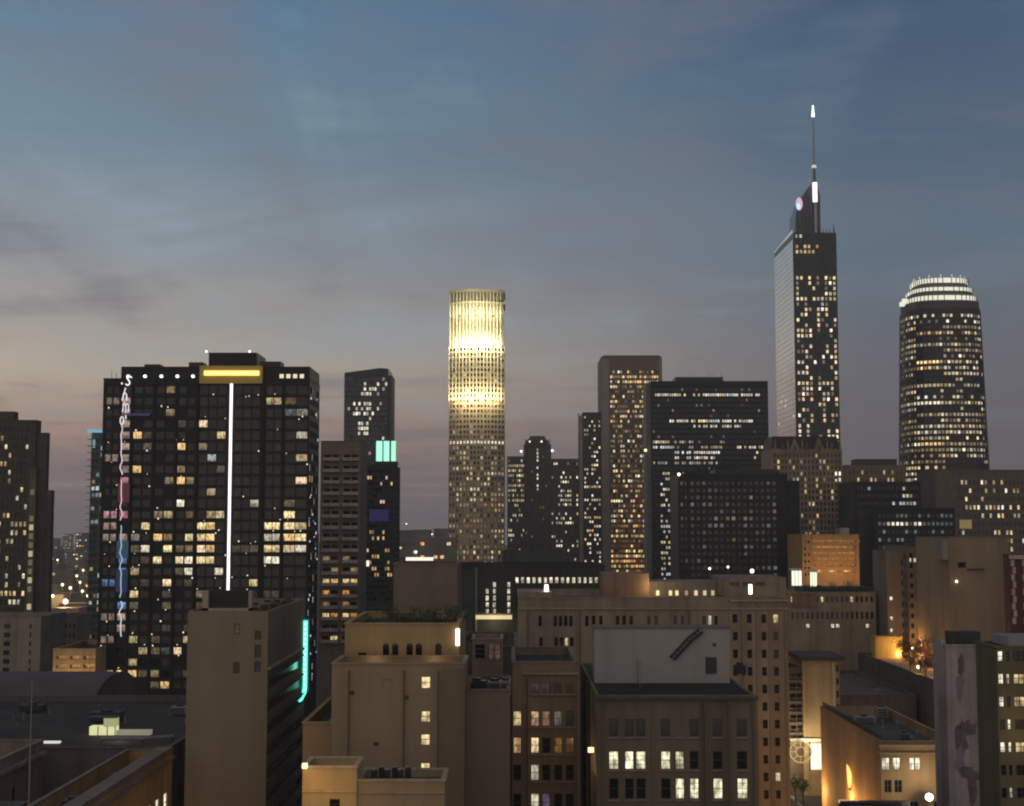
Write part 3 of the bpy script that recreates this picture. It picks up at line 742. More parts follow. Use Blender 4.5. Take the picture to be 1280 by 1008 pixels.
colsx = [(128, 146, 2), (148, 160, 1), (163, 188, 2), (191, 216, 2), (219, 242, 2), (246, 280, 3), (290, 323, 3), (330, 350, 2), (354, 383, 2)]
ii = 0
for xa, xb, nn in colsx:
    for j in range(27):
        for i in range(nn):
            dx = (xb-xa)/nn; c = l3(int((xa+dx*i-131)/12.7+.5), j); py0 = 480+(26-j)*14.2
            x0 = xa+dx*i+.9; x1 = xa+dx*(i+1)-.9
            
            tall = xa >= 246
            if not tall and random.Random(int(xa)*7+j*3+i).random() < .16 and not c: continue
            b.wpx(x0-(.5 if tall else 0), x1+(.5 if tall else 0), py0+(2.0 if tall and not c else 3.0), py0+(13.2 if tall and not c else 11.6), c, 'o')
b.grid(1, 1, 19, 4, .7, b.z(860), b.z(480), 27, .6, pat(9, .2, (WHT, WARM, COOL), .2, .8, 1))
r3 = b.done()
for px in (147, 161.5, 189.5, 217.5, 244, 326.5, 352):
    x = b.ax(px)+b.pts[0][0]; MB().box(x-.25, x+.25, -.4, -.02, 0, b.z(475)).build('pier', CHAR, r3)
m = MB()
for k in range(28):
    z = b.z(480+k*14.2+1); m.box(b.pts[0][0]+.6, b.ax(244)+b.pts[0][0], -.22, -.03, z-.12, z+.12); m.box(b.ax(290)+b.pts[0][0], b.pts[1][0]-.4, -.22, -.03, z-.12, z+.12)
m.build('floor_edge', wallmat('floor_edge_grey', (.035, .035, .035)), r3, kind='stuff')
b.bpx('top_storey', 147, 384.8, 458.5, 473.9, .02, 19.5, CHAR)
GOLD = emis('gold_light', (1, .68, .16), 2.2, True); GP = wallmat('gold_panel', (.50, .36, .10), .05, .4, .4, 0, 0)
b.bpx('sign_backing', 247, 326, 458, 480, -1.2, -.03, GP); b.bpx('gold_light_band', 253, 322, 464.5, 470, -1.6, -1.22, GOLD)
b.bpx('penthouse', 257, 318, 441, 459, 2, 16, CHAR); b.bpx('roof_plant', 232, 250, 453, 459, 3, 8, DARKM); b.bpx('roof_plant', 322, 348, 452, 459, 3, 9, DARKM); b.bpx('roof_plant', 176, 196, 455.5, 459, 5, 9, DARKM)
for px in (258, 312): x, z = P(px, 439.5, 388); bulb(r3, x-b.cx, 3, z, .3, emis('beacon', (1, .75, .75), 3, False))
for px in (160, 181, 201.5, 221.5, 241): disc(r3, 'round_lamp', px, 470.5, 384.5, .42, .42, emis('disc_white', (1, .95, .85), 2.2, False))
b.bpx('light_line', 285.1, 288.1, 480, 739, -.6, -.03, emis('line_white', (1, .97, .98), 1.7, True))
for k in range(4): b.bpx('roof_lit_window', 347+k*8.5, 352+k*8.5, 468, 473, -.2, -.02, emis('roof_win', (1, .88, .6), .9-.12*k, False))
m = MB(); x, z = P(150, 455, 386)
for q in range(3): m.cyl(b.pts[0][0]+1+q*1.3, 4, b.zt, b.zt+3-q*.7, .06, .05, 5)
m.build('roof_aerial', DARKM, r3, kind='stuff')
m = MB(); rq = random.Random(41)
for q in range(150):
    px, py = rq.uniform(128, 383), rq.choice([495+14.2*k for k in range(26)])+rq.uniform(-2, 2)
    if rq.random() < .5 and py < 640: continue
    x = b.ax(px)+b.pts[0][0]; z = b.z(py); h = rq.uniform(.12, .3); m.box(x, x+h, -.3, -.24, z, z+h*1.3)
m.build('balcony_light', emis('tiny_light', (1, .82, .6), 1.6, False), r3, kind='stuff')
m = MB(); rq = random.Random(43)
for q in range(26):
    z = b.z(rq.uniform(480, 860)); y = rq.uniform(1, 19); h = rq.uniform(.15, .4); x = b.pts[1][0]; m.box(x+.02, x+.08, y, y+h*3, z, z+h*1.6)
m.build('balcony_light', emis('tiny_light_cool', (.85, .85, 1), .9, False), r3, kind='stuff')
# script sign: glowing tubes
sg = thing('vertical_sign', 'tall vertical neon script sign running down the left side of the dark residential tower', 'sign', (0, 383.4, 0))
def tubes(name, seg, col, st, r=.16):
    m = MB()
    for s_ in seg: m.tube([(gx(x, y, 383.4), 0, gz(y, 383.4)) for x, y in s_], r, 5)
    return m.build(name, emis(name+'_glow', col, st, False), sg)
def arc(cx_, cy_, rx, ry, a0, a1, n=8): return [(cx_+rx*math.cos(math.radians(a0+(a1-a0)*k/n)), cy_+ry*math.sin(math.radians(a0+(a1-a0)*k/n))) for k in range(n+1)]
tubes('letter_s', [arc(161.5, 473, 3, 2.6, -10, -170)+arc(159.5, 478.5, 2.6, 3.2, -60, 150), arc(152.5, 479.5, .6, .6, 0, 300, 4)], (1, .95, 1), 1.4)
tubes('letter_h', [[(157, 485), (152.5, 501)], arc(156, 496, 2.4, 4.5, -150, 0)+[(158, 501)]], (1, .88, 1), 1.0)
tubes('letter_m', [[(155, 505), (153, 515)], arc(155.5, 509, 1.8, 4, -160, 0)+[(157, 515)], arc(159, 509, 1.8, 4, -180, 0)+[(160.5, 515)]], (1, .9, 1), .8)
tubes('letter_o', [arc(152.5, 526, 2.2, 5, 0, 360, 10), [(157, 519), (157.5, 524)]], (1, .95, 1), .9)
def wave(y0, y1, sx=1.6): return [(152+math.sin((y-y0)*.33)*sx*(.5+.5*math.sin(y*.11))-(y-480)*.004, y) for y in [y0+k*2.2 for k in range(int((y1-y0)/2.2))]]
tubes('script_line_upper', [wave(532, 598)], (1, .85, .95), .9, .13); tubes('script_line_red', [wave(600, 655)], (1, .55, .62), 1.0, .13)
tubes('script_line_blue', [wave(657, 750)], (.55, .75, 1), .8, .12); tubes('script_line_lower', [wave(752, 800, 2.4)], (.85, .9, 1), .9, .13)
def tint(y0, y1, col, st, x0=146.5, x1=161):
    o = MB().box(gx(x0, 660, 383.9), gx(x1, 660, 383.9), .35, .5, gz(y1, 383.9), gz(y0, 383.9)).build('backlit_panel', emis('tint%d' % y0, col, st, False), sg)
tint(604, 628, (.8, .12, .2), .06); tint(676, 698, (.1, .35, .6), .12); tint(712, 740, (.04, .14, .45), .09); tint(517, 520, (.15, .12, .6), .12, 150, 184)
# ================================================================== right middle distance
STONE = wallmat('old_stone', (.27, .205, .135), .25, .15, .8, .2)
b = Bld('gabled_block', 'old tan stone block with dark mansard roof and pointed gables below the spire skyscraper', 'old building', 965, 1054, 562, 650, 26, STONE, yref=640, recess=.5)
b.gpx(967, 1053, 18, .5, 566, 740, 23, .6, pat(61, .2, (YEL, WARM, WHT), .15, .9, 1, .7)); r16 = b.done()
x0, x1 = b.pts[0][0], b.pts[1][0]; zt = b.zt; zr = gz(545, 650)
MD = wallmat('slate_roof', (.03, .026, .026), .2, .5, .7)
loft([[(x0+.3, .4, zt), (x1-.3, .4, zt), (x1-.3, 25.5, zt), (x0+.3, 25.5, zt)], [(x0+1.5, 4, zr), (x1-1.5, 4, zr), (x1-1.5, 22, zr), (x0+1.5, 22, zr)]]).build('mansard_roof', MD, r16)
for px, w, h in ((993.5, 15, 13), (1024, 15, 13.5), (978, 6, 6), (1009, 7, 7), (1040, 7, 7)):
    xa, xb = gx(px-w/2, 560, 650)-b.cx, gx(px+w/2, 560, 650)-b.cx; hh = h*650/1800; m = MB(); z_ = zt-1.2
    m.v += [(xa, -.5, z_), (xb, -.5, z_), ((xa+xb)/2, -.5, z_+hh+1.5), (xa, 3, z_), (xb, 3, z_), ((xa+xb)/2, 3, z_+hh+1.5)]; m.f += [(0, 1, 2), (5, 4, 3), (1, 4, 5, 2), (4, 1, 0, 3), (0, 2, 5, 3)]
    g = m.build('gable', STONE, r16); c_ = (xa+xb)/2
    MB().box(c_-.5, c_+.5, -.62, -.52, z_+.8, z_+2.8).build('dark_window', G_DARK, g)
for px in (969, 985, 1003, 1034, 1050): x = gx(px, 560, 650)-b.cx; MB().box(x-.35, x+.35, -.4, .3, zt-2, zt+3.2).cyl(x, -.05, zt+3.2, zt+5, .3, .05, 5).build('pinnacle', STONE, r16)
b.bpx('bright_window', 1045, 1052, 590, 597, .1, .3, emis('win_white', (1, .95, .8), 1.5, False)); b.bpx('bright_window', 1045, 1052, 599, 604, .1, .3, emis('win_white2', (1, .9, .7), .8, False))

b = Bld('office_block', 'brown low office block behind black offices left of the crowned tower', 'office block', 1058, 1132, 582, 800, 30, wallmat('tan_brick', (.20, .15, .10)), yref=620)
b.gpx(1060, 1130, 13, .45, 586, 660, 8, .5, pat(33, .28, (YEL, WARM, WHT), .3, 1.2, 1)); r = b.done(); b.bpx('plant_room', 1071, 1122, 574, 581.6, 4, 16, DARKM)
b = Bld('office_block', 'black stepped office block with white lit strip windows below the crowned tower', 'office block', 1068, 1152, 603, 600, 30, BLACKT, yref=640)
b.gpx(1072, 1150, 18, .74, 606, 700, 10, .42, pat(34, .22, (WHT, COOL, WHT), .2, .9, 4, .9)); b.done()
b = Bld('office_block', 'low black office block with a row of bright white office windows', 'office block', 1094, 1194, 636, 520, 24, BLACKT, yref=660)
def l19(i, j):
    r = random.Random(i*3+j*77)
    if j == 4: return sc(WHT, r.uniform(.4, 1.2)) if 2 <= i <= 9 and r.random() < .8 else sc((.3, .5, .5), .15)
    return sc((.4, .6, .6), r.uniform(.08, .3)) if r.random() < .35 else None
b.gpx(1097, 1192, 17, .66, 640, 700, 6, .42, l19); b.done()
b = Bld('office_block', 'brown grey office block with uneven lit windows at the right edge below the crowned tower', 'office block', 1170, 1300, 588, 650, 30, wallmat('umber_brick', (.15, .12, .095)), yref=640)
b.gpx(1196, 1296, 20, .55, 598, 692, 9, .5, lambda i, j: (pat(35, .34, (YEL, WARM, WHT), .25, 1.2, 2, .8)(i, j) if i > 0 else None)); r = b.done()
b.bpx('lit_lobby', 1199, 1214, 650, 661, -.3, -.02, emis('lobby_gold', (1, .72, .25), .2, False))
b = Bld('low_block', 'small tan block glowing at its base between black offices and brown grey block', 'office block', 1152, 1178, 600, 700, 14, wallmat('khaki', (.22, .18, .10)), yref=640)
b.gpx(1154, 1176, 5, .5, 606, 680, 8, .5, pat(37, .3, (YEL, WARM), .3, 1.1, 1)); b.done()

# orange lit parking structure
OB = wallmat('orange_brick', (.45, .26, .12), .15, .2, .8)
b = Bld('parking_garage', 'orange glowing garage with horizontal open decks beneath the gabled stone block', 'parking garage', 1003, 1074, 669, 520, 28, OB, yref=690, recess=1.6)
b.gpx(1016, 1070, 1, 1, 673, 718, 6, .42, lambda i, j: (.42, .17, .03), 'o')
b.gpx(1004.5, 1013, 2, .5, 674, 722, 6, .4, pat(38, .3, (WARM,), .1, .3, 1)); r22 = b.done()
for k in range(4): light('deck_lamp', (b.ax(1012+k*18)+b.pts[0][0], -8, b.z(715)), 620, (1, .56, .2), .5, r22)
b.bpx('stair_head', 1050, 1062, 660, 668.5, 2, 8, wallmat('pale_pink', (.35, .28, .24)))

# low long block with rooftop garden
BK = wallmat('brick_red', (.24, .14, .10), .3, .2, .85); BEI = wallmat('dusty_beige', (.30, .23, .165), .2, .15, .85)
b = Bld('low_block', 'long low brick block with green roof terrace in front of the orange garage', 'low building', 985, 1095, 741, 420, 26, BEI, yref=765, par=1.2)
for j in range(2):
    py = 746 if j == 0 else 765
    for i in range(17):
        x = 989+i*6.2; b.wpx(x, x+3.4, py, py+ (7 if j == 0 else 9), (sc(YEL, .9) if (i*7+j*3) % 6 == 0 and j == 0 else None), 'w')
for i in (3, 8, 9, 15): b.wpx(989+i*6.2, 993.5+i*6.2, 780, 785, sc(WHT, 1.1), 'w')
r29 = b.done()
b.bpx('brick_band', 990, 1020, 742, 759, -.35, -.02, BK)
b.bpx('roof_screen', 1005, 1092, 735, 741, 6, 20, wallmat('teal_roof', (.06, .075, .075), .2, .3, .8))

def bush(name, label, cat, x, y, z, rx, ry, rz_, n, mat, seed, group=None, trunk=0, leaf=.5):
    rr = random.Random(seed); t = thing(name, label, cat, (x, y, z), group)
    if trunk:
        m = MB().cyl(0, 0, 0, trunk+rz_*.5, .16, .07, 7)
        for q in range(5):
            a = rr.uniform(0, 6.28); m.tube([(0, 0, trunk*.8), (math.cos(a)*rx*.5, math.sin(a)*ry*.5, trunk+rz_*rr.uniform(.6, 1.2))], .05, 4)
        m.build('trunk', wallmat('bark', (.06, .045, .03), .3, 2, .9), t)
    V, Fc = [], []
    lobes = [(rr.uniform(-.55, .55)*rx, rr.uniform(-.55, .55)*ry, trunk+rz_*rr.uniform(.5, 1.45), rr.uniform(.35, .6)) for _ in range(9)]
    for _ in range(n):
        lx, ly, lz, lr = rr.choice(lobes); a, c = rr.uniform(0, 6.28), rr.uniform(-1, 1); q = lr*rr.random()**.4; s_ = math.sqrt(1-c*c)
        p = Vector((lx+rx*q*s_*math.cos(a), ly+ry*q*s_*math.sin(a), max(.05, lz+rz_*q*c)))
        u = Vector((rr.gauss(0, 1), rr.gauss(0, 1), rr.gauss(0, 1))).normalized()*leaf*rr.uniform(.5, 1.1); w = u.orthogonal().normalized()*leaf*.45; k = len(V)
        V += [tuple(p-u*.5), tuple(p+w*.5), tuple(p+u*.5), tuple(p-w*.5)]; Fc.append((k, k+1, k+2, k+3))
    link('crown' if trunk else 'foliage', mesh('foliage', V, Fc, mat), t)
    return t
LEAF = wallmat('leaf_green', (.05, .075, .03), .5, 1.2, .7, 0, 0); LEAFO = wallmat('leaf_autumn', (.16, .07, .03), .5, 1.2, .7, 0, 0)
zr = gz(741, 420)
for k, (px, s_) in enumerate(((1008, 1.0), (1024, .8), (1036, 1.1), (1049, .9), (1062, 1.2), (1076, .8))):
    x, _ = P(px, 738, 424); bush('roof_shrub', 'dark green shrub on the roof terrace of the long low brick block', 'shrub', x, 423.5, zr-.9, 2.2*s_, 1.2, 2.0*s_, 260, LEAF, 50+k, 'shrubs on the roof terrace', 0, .55)
PW = emis('pavilion_white', (.95, 1, .78), 1.2, True)
for k, (px, w, py, lab) in enumerate(((996, 13, 711, 'left and larger of two white glowing pavilions on the roof terrace'), (1017, 9, 713, 'right and smaller of two white glowing pavilions on the roof terrace'))):
    x, z = P(px, 731, 428); t = thing('glowing_pavilion', lab, 'pavilion', (x, 428, zr-1)); w_ = w*428/1800; h_ = gz(py, 428)-zr+1
    for q in range(3):
        a0 = -w_/2+w_*q/3+.08; MB().box(a0, a0+w_/3-.16, 0, .1, h_*.35, h_*.92).build('lit_panel', PW, t)
    MB().box(-w_/2-.2, w_/2+.2, -.2, 3, h_*.94, h_).build('canopy', wallmat('white_canvas', (.6, .6, .55), .1, .5, .8), t)
    for xx in (-w_/2, w_/2): MB().box(xx-.07, xx+.07, -.1, .05, 0, h_*.94).build('post', METAL, t)

# blank pale building pair, right
b = Bld('blank_wall_block', 'grey brown block with small windows and dark base above the orange lit plaza', 'building', 1136, 1186, 684, 405, 26, wallmat('mauve_brick', (.19, .155, .12), .15, .1, .85), yref=740, X=(gx(1136, 740, 405), 124), par=1.2)
for k in range(9): b.wpx(1138, 1142, 692+k*12.5, 698+k*12.5, None, 'w'); b.wpx(1146, 1152, 705+k*10.5, 709+k*10.5, None, 'w')
for x, w in ((1137, 3), (1142, 4), (1149, 4)): b.wpx(x+1, x+w, 699.5-1.5, 702.5, sc(WHT, 1.1), 's')
b.grid(3, 1, 25, 5, .4, b.z(800), b.z(690), 9, .5, None)
r23 = b.done(); b.bpx('roof_screen', 1140, 1180, 679, 683.6, 4, 12, DARKM)
b = Bld('annex', 'mauve annex with column of round lamps right of the long low brick block', 'building', 1109, 1135, 690, 411, 16, wallmat('mauve_brick', (0, 0, 0)), yref=740)
for k in range(8): b.wpx(1127, 1131, 700+k*13, 707+k*13, None, 'w')
for py in (746, 771, 786): b.wpx(1112, 1115.5, py, py+4.5, sc(WHT, 1.6), 'w')
b.done()
b = Bld('blank_wall_block', 'tall blank tan wall block with one dark opening near its top', 'building', 1187, 1262, 673, 370, 30, wallmat('tan_render', (.27, .20, .125), .12, .08, .85), yref=730, par=1.4)
b.wpx(1198, 1208, 703, 710, None, 'w'); r = b.done()
b.bpx('upper_screen', 1178, 1190, 674, 700, .3, 8, wallmat('grey_render', (.27, .24, .21), .1, .1, .85))
m = MB().box(b.ax(1209)+b.pts[0][0], b.ax(1230)+b.pts[0][0], -.5, -.3, b.z(713), b.z(711)).build('wall_pipe', DARKM, r)
x, z = P(1196, 727, 369); bulb(r, x-b.cx, -.8, z, .35)
b = Bld('colonnade_block', 'block with pale zigzag piers and dark red bays cut by the right picture edge', 'building', 1262, 1310, 694, 340, 4, wallmat('dark_red', (.10, .035, .03)), yref=730)
r = b.done(); PP = wallmat('pale_pier2', (.48, .38, .32), .1, .3, .8)
for px in (1264, 1278, 1292):
    for k in range(9): b.bpx('pier_block', px+(k % 2)*1.6, px+3.8+(k % 2)*1.6, 700+k*9, 708+k*9, -.5, -.02, PP)
b.bpx('top_band', 1262, 1310, 694, 699, -.6, -.02, PP)

# plaza deck lit orange, with trees
PD = wallmat('deck_paving', (.20, .16, .12), .3, .3, .85)
b = Bld('plaza_deck', 'raised paved deck lit orange with trees and lamps in front of the blank blocks', 'plaza', 1108, 1200, 860, 322, 84, wallmat('deck_wall', (.10, .075, .06)), PD, zt=25.2, X=(96.5, 126), par=1.0)
b.done()
lamps = [(1176, 813, 398, 1), (1176, 827, 372, 1), (1141, 811, 400, .8), (1148, 838, 352, .5)]
for k, (px, py, D, s_) in enumerate(lamps):
    x, z = P(px, py, D); lab = ('tallest glowing lamp by the blank wall at the back of the orange plaza', 'lower twin globe lamp at right of the orange plaza', 'small lamp under trees at the back left of the orange plaza', 'low glowing lamp at the front of the orange plaza')[k]
    t = thing('street_lamp', lab, 'street lamp', (x, D, 24.2)); h = max(2.2, z-24.2)
    MB().cyl(0, 0, 0, h, .08, .06, 6).build('pole', DARKM, t); bulb(t, 0, 0, h+.1, .55 if k < 2 else .4, emis('lamp_warm', (1, .72, .36), 6, False)); light('lamp_light', (0, -2.5, h+.4), 2800*s_, (1, .5, .16), .5, t)
for k, (px, D, s_) in enumerate(((1128, 392, 1.3), (1142, 380, 1.3), (1156, 388, 1.5), (1150, 366, 1.3), (1166, 372, 1.4), (1137, 360, 1.0), (1168, 352, 1.2), (1156, 345, 1.0))):
    x, _ = P(px, 800, D); bush('street_tree', 'small tree with rust coloured leaves lit orange on the raised plaza', 'tree', x, D, 24.2, 2.4*s_, 2.2*s_, 1.9*s_, 420, LEAFO, 90+k, 'rust coloured trees on the plaza', 2.0, .6)
for k, (px, D) in enumerate(((1140, 401), (1158, 401), (1178, 396), (1122, 402))):  # uplights added to make the orange glow at the foot of the walls
    x, _ = P(px, 805, D); t = thing('added_uplight', 'added low amber uplight at the foot of the blank walls behind the plaza trees', 'uplight', (x, D, 24.2), 'added uplights behind the plaza trees'); MB().box(-.4, .4, -.3, .3, 0, .5).build('housing', DARKM, t); MB().box(-.35, .35, -.25, .25, .504, .6).build('lens', emis('uplight_amber', (1, .6, .2), 4, False), t); light('uplight_light', (0, -.6, 1.2), 700, (1, .55, .17), .4, t)
YW = wallmat('yellow_wall', (.52, .38, .14), .15, .2, .8)
b = Bld('low_wall_building', 'small yellow lit wall building at the left end of the orange plaza', 'building', 1094, 1128, 797, 401.5, 5, YW, yref=800); b.done(); light('wall_lamp', (2, -3, b.zt-2), 420, (1, .6, .15), .4, b.root)

# dim roofs left of it
b = Bld('flat_roof_block', 'wide dim flat roofed block between the tan stair block and the plaza', 'building', 1050, 1100, 830, 345, 60, wallmat('dim_brown', (.14, .11, .085)), wallmat('brown_roof', (.10, .08, .065), .3, .1, .9, 0), zt=20.5, X=(76, 95.5), par=.8)
b.done(); 
for k, (px, D) in enumerate(((1062, 395), (1085, 380), (1096, 360))):
    x, _ = P(px, 830, D); t = thing('roof_vent', 'small grey box vent on the dim flat roof', 'roof vent', (x, D, 19.7), 'vents on the dim flat roof'); MB().box(-1, 1, -.8, .8, 0, 1.1).box(-.7, .7, -.85, -.81, .3, .8).build('housing', METAL, t); MB().box(-1.1, 1.1, -.9, .9, 1.104, 1.2).build('lid', DARKM, t)

# tan stair block
TB = wallmat('stair_tan', (.42, .29, .165), .12, .2, .85, .3)
b = Bld('stair_block', 'narrow tan block with dark roof slab at the end of the bright alley', 'building', 1004, 1050, 826, 330, 14, TB, yref=880, par=.5)
for k in range(5): b.wpx(1046, 1049, 832+k*16, 840+k*16, None, 'w')
r28 = b.done(); b.bpx('roof_slab', 1000, 1056, 820.5, 825.6, -1.2, 15, wallmat('slab_dark', (.07, .05, .05), .1, .3, .8)); b.bpx('corner_pier', 1041, 1044, 827, 990, -.4, -.02, wallmat('pier_light', (.46, .38, .28), .1, .3, .8))
b = Bld('balcony_wing', 'dark wing with stacked rail balconies between tall stone wing and the tan stair block', 'building', 985, 1003.4, 836, 331, 12, wallmat('wing_brown', (.16, .11, .085)), yref=880, recess=1.0)
for k in range(7): b.wpx(988, 995, 842+k*13, 850+k*13, None, 's'); b.wpx(996.5, 1002, 842+k*13, 850+k*13, None, 's')
rw = b.done()
for k in range(7): m = MB(); z = b.z(851+k*13); x0, x1 = b.pts[0][0]+.1, b.pts[1][0]-.1; m.box(x0, x1, -.9, -.02, z-.15, z); m.box(x0, x1, -.9, -.84, z+.8, z+.88); m.box(x0, x1, -.88, -.86, z+.4, z+.44); m.build('balcony', wallmat('rail_pale', (.30, .26, .24), .1, .4, .6), rw)
SH = emis('shop_bright', (1, .93, .62), 1.5, True)
b.bpx('shop_canopy', 986, 1034, 922, 926, -2, -.02, wallmat('white_frame', (.6, .55, .45), .1, .4, .7)); 
t = thing('shop_window', 'brilliant white shop window at the dead end of the alley', 'shop front', (gx(1024, 945, 329), 328.8, 0))
def tpx(t, name, px0, px1, py0, py1, D, d, mat): return MB().box(gx(px0, 945, D)-t.location.x, gx(px1, 945, D)-t.location.x, D-t.location.y, D+d-t.location.y, gz(py1, D)-t.location.z, gz(py0, D)-t.location.z).build(name, mat, t)
tpx(t, 'pane', 1013.5, 1021.5, 930, 962, 328.8, .2, SH); tpx(t, 'pane', 1022.3, 1030, 930, 962, 328.8, .2, SH); tpx(t, 'frame', 1012, 1013.4, 927, 963, 328.6, .4, DARKM); tpx(t, 'frame', 1030.1, 1031.5, 927, 963, 328.6, .4, DARKM)
t = thing('wheel_ornament', 'round glowing wheel shaped ornament beside the brilliant shop window', 'ornament', (gx(1001, 945, 328.4), 328.4, gz(940, 328.4)))
m = MB(); R = 2.4; m.tube([(R*math.cos(a), 0, R*math.sin(a)) for a in [math.pi*2*k/24 for k in range(25)]], .16, 6); m.tube([(R*.45*math.cos(a), 0, R*.45*math.sin(a)) for a in [math.pi*2*k/16 for k in range(17)]], .12, 6); m.build('rim', emis('wheel_gold', (1, .66, .28), .45, False), t)
m = MB()
for k in range(8): a = math.pi*k/4; m.tube([(R*.45*math.cos(a), 0, R*.45*math.sin(a)), (R*math.cos(a), 0, R*math.sin(a))], .1, 5)
m.build('spoke', emis('wheel_gold', (0, 0, 0), 0), t, kind='stuff')
light('shop_light', (58.8, 325.5, 9), 2600, (1, .84, .5), .8); light('shop_light', (66.5, 326.0, 12), 1500, (1, .84, .5), .8)
for k, (x, D, h) in enumerate(((61.8, 320, 3.2), (60.2, 324, 4.0), (62.7, 316, 3.0))):
    bush('alley_tree', 'small dark tree silhouetted against the bright shop window in the alley', 'tree', x, D, 0.14, 1.7, 1.7, 1.7, 380, LEAF, 130+k, 'small trees in the alley', h, .5)
def car(x, y, rz, lab, col):
    t = thing('parked_car', lab, 'car', (x, y, .004), None, rz); pm = wallmat('car_paint_'+col[0], col[1], .05, 1, .3, 0, 0, .6)
    prof = [(-2.2, .35), (-2.2, .85), (-1.5, .98), (-.9, 1.42), (.7, 1.42), (1.4, .95), (2.2, .8), (2.2, .35)]; m = MB()
    for s_, w in ((-1, .85), (1, .85)): m.v += [(w*s_*(.82 if z > 1.1 else 1), y_, z) for y_, z in prof]
    n = len(prof); m.f += [tuple(range(n)), tuple(n+k for k in reversed(range(n)))]+[(k, n+k, n+(k+1) % n, (k+1) % n) for k in range(n)]; m.build('body', pm, t)
    m = MB().box(-.72, .72, -1.25, 1.05, 1.0, 1.34); m.build('windows', G_DARK, t)
    for sx_ in (-.8, .8):
        for sy in (-1.35, 1.35):
            w = MB(); w.v += [(dx, sy+.33*math.cos(a), .33+.33*math.sin(a)) for dx in (sx_-.1, sx_+.1) for a in [2*math.pi*q/12 for q in range(12)]]; w.f += [tuple(range(12)), tuple(12+q for q in range(12))]+[(q, (q+1) % 12, 12+(q+1) % 12, 12+q) for q in range(12)]; w.build('wheel', DARKM, t)
        MB().box(sx_-.15, sx_+.1, -2.24, -2.19, .62, .78).build('tail_light', emis('tail_red', (1, .08, .03), 3, False), t); MB().box(sx_-.12, sx_+.12, 2.19, 2.24, .55, .7).build('headlight', emis('head_white', (1, .95, .8), 3, False), t)
car(58.2, 311, 0, 'silver car stopped in the alley nearest the bright shop window', ('silver', (.4, .4, .4))); car(60.3, 304, .05, 'dark red car with red tail lights in the alley beside the orange wall', ('red', (.2, .03, .02)))

# near right: brick building with orange-lit alley wall
RB = wallmat('warm_brick', (.36, .23, .13), .2, .12, .85, .3)
b = Bld('brick_building', 'warm orange lit corner building with five white windows and a cluttered dark roof', 'building', 1100, 1190, 928, 250, 48, RB, yref=960, X=(62.9, 76), par=1.6, rm=wallmat('green_roof', (.07, .075, .06), .3, .2, .9, 0), fm=plain('sash_brown', (.15, .12, .09)))
for x0, x1, lit in ((1102.5, 1112, 1), (1116, 1125.5, 1), (1137, 1143, 1), (1144, 1150.5, .8), (1171.5, 1183, 1)): b.wpx(x0, x1, 947, 963, sc(WHT, lit*1.25), 'w', 'double' if x1-x0 > 8 else 'sash')
for x0, x1, lit in ((1105, 1114, 0), (1117.5, 1127, 0), (1173, 1184, .8)): b.wpx(x0, x1, 975, 991, sc(YEL, 1) if lit else None, 'w', 'double')
for k in range(3): b.wpx(1106+k*30, 1117+k*30, 1002, 1018, None, 'w', 'double')
zt0 = b.zt
r27 = b.done()
b.bpx('cornice', 1099, 1191, 931, 934, -.5, -.02, wallmat('cornice_tan', (.40, .29, .19), .1, .3, .8)); b.bpx('cornice', 1099, 1191, 941, 942.5, -.3, -.02, wallmat('cornice_tan', (0, 0, 0)))
zro = b.zt-1.6
def roofbox(lab, cat, x, y, z, w, d, h, mat, name='roof_unit', extra=None):
    t = thing(name, lab, cat, (x, y, z)); MB().box(-w/2, w/2, -d/2, d/2, .25, h).build('housing', mat, t)
    m = MB()
    for q in (-1, 1): m.box(q*w*.35-.12, q*w*.35+.12, -d*.4, d*.4, 0, .245)
    m.build('skid', DARKM, t, kind='stuff'); m = MB()
    for q in range(4): m.box(-w*.42, w*.42, -d/2-.06, -d/2-.005, .35+(h-.5)*q/4, .35+(h-.5)*(q+.6)/4)
    m.build('louvre', DARKM, t, kind='stuff'); MB().cyl(0, 0, h+.004, h+.35, min(w, d)*.32, None, 12).build('fan_cowl', DARKM, t); return t
GU = wallmat('unit_grey', (.26, .26, .25), .15, .6, .6)
roofbox('long low grey vent unit on the dark roof of the orange lit corner building', 'roof unit', 68.6, 285, zro, 4.2, 2, 1.5, GU); roofbox('tall box unit at the back of the corner building roof', 'roof unit', 73.5, 291, zro, 2.2, 2.2, 2.6, GU); roofbox('small pale unit at the front of the corner building roof', 'roof unit', 70.8, 264, zro, 1.6, 1.6, 1.2, wallmat('unit_green', (.14, .18, .13), .2, .6, .7))
m = MB()
for q in range(26): m.box(62.96-b.cx, 63.2-b.cx, 1+q*1.8, 1.3+q*1.8, b.zt+.22, b.zt+1.1)
m.box(62.96-b.cx, 63.2-b.cx, 1, 47, b.zt+1.1, b.zt+1.25); m.build('parapet_rail', DARKM, r27, kind='stuff')
t = thing('wall_lantern', 'flame shaped amber wall lantern on the orange side wall above the alley', 'lantern', (62.5, 272, gz(985, 272)))
fl_ = [[(.0+r_*math.cos(a)+dx, r_*math.sin(a), z) for a in [2*math.pi*k/8 for k in range(8)]] for r_, z, dx in ((.15, 0, 0), (.42, 1.2, .1), (.5, 2.2, .12), (.32, 3.4, -.1), (.06, 4.3, -.35))]
loft(fl_).build('flame_glass', emis('flame_amber', (1, .6, .15), 1.6, True), t); MB().box(-.1, .38, -.1, .1, -.5, -.02).build('bracket', DARKM, t); light('lantern_light', (-1.6, 0, -2.0), 2300, (1, .52, .14), .5, t)
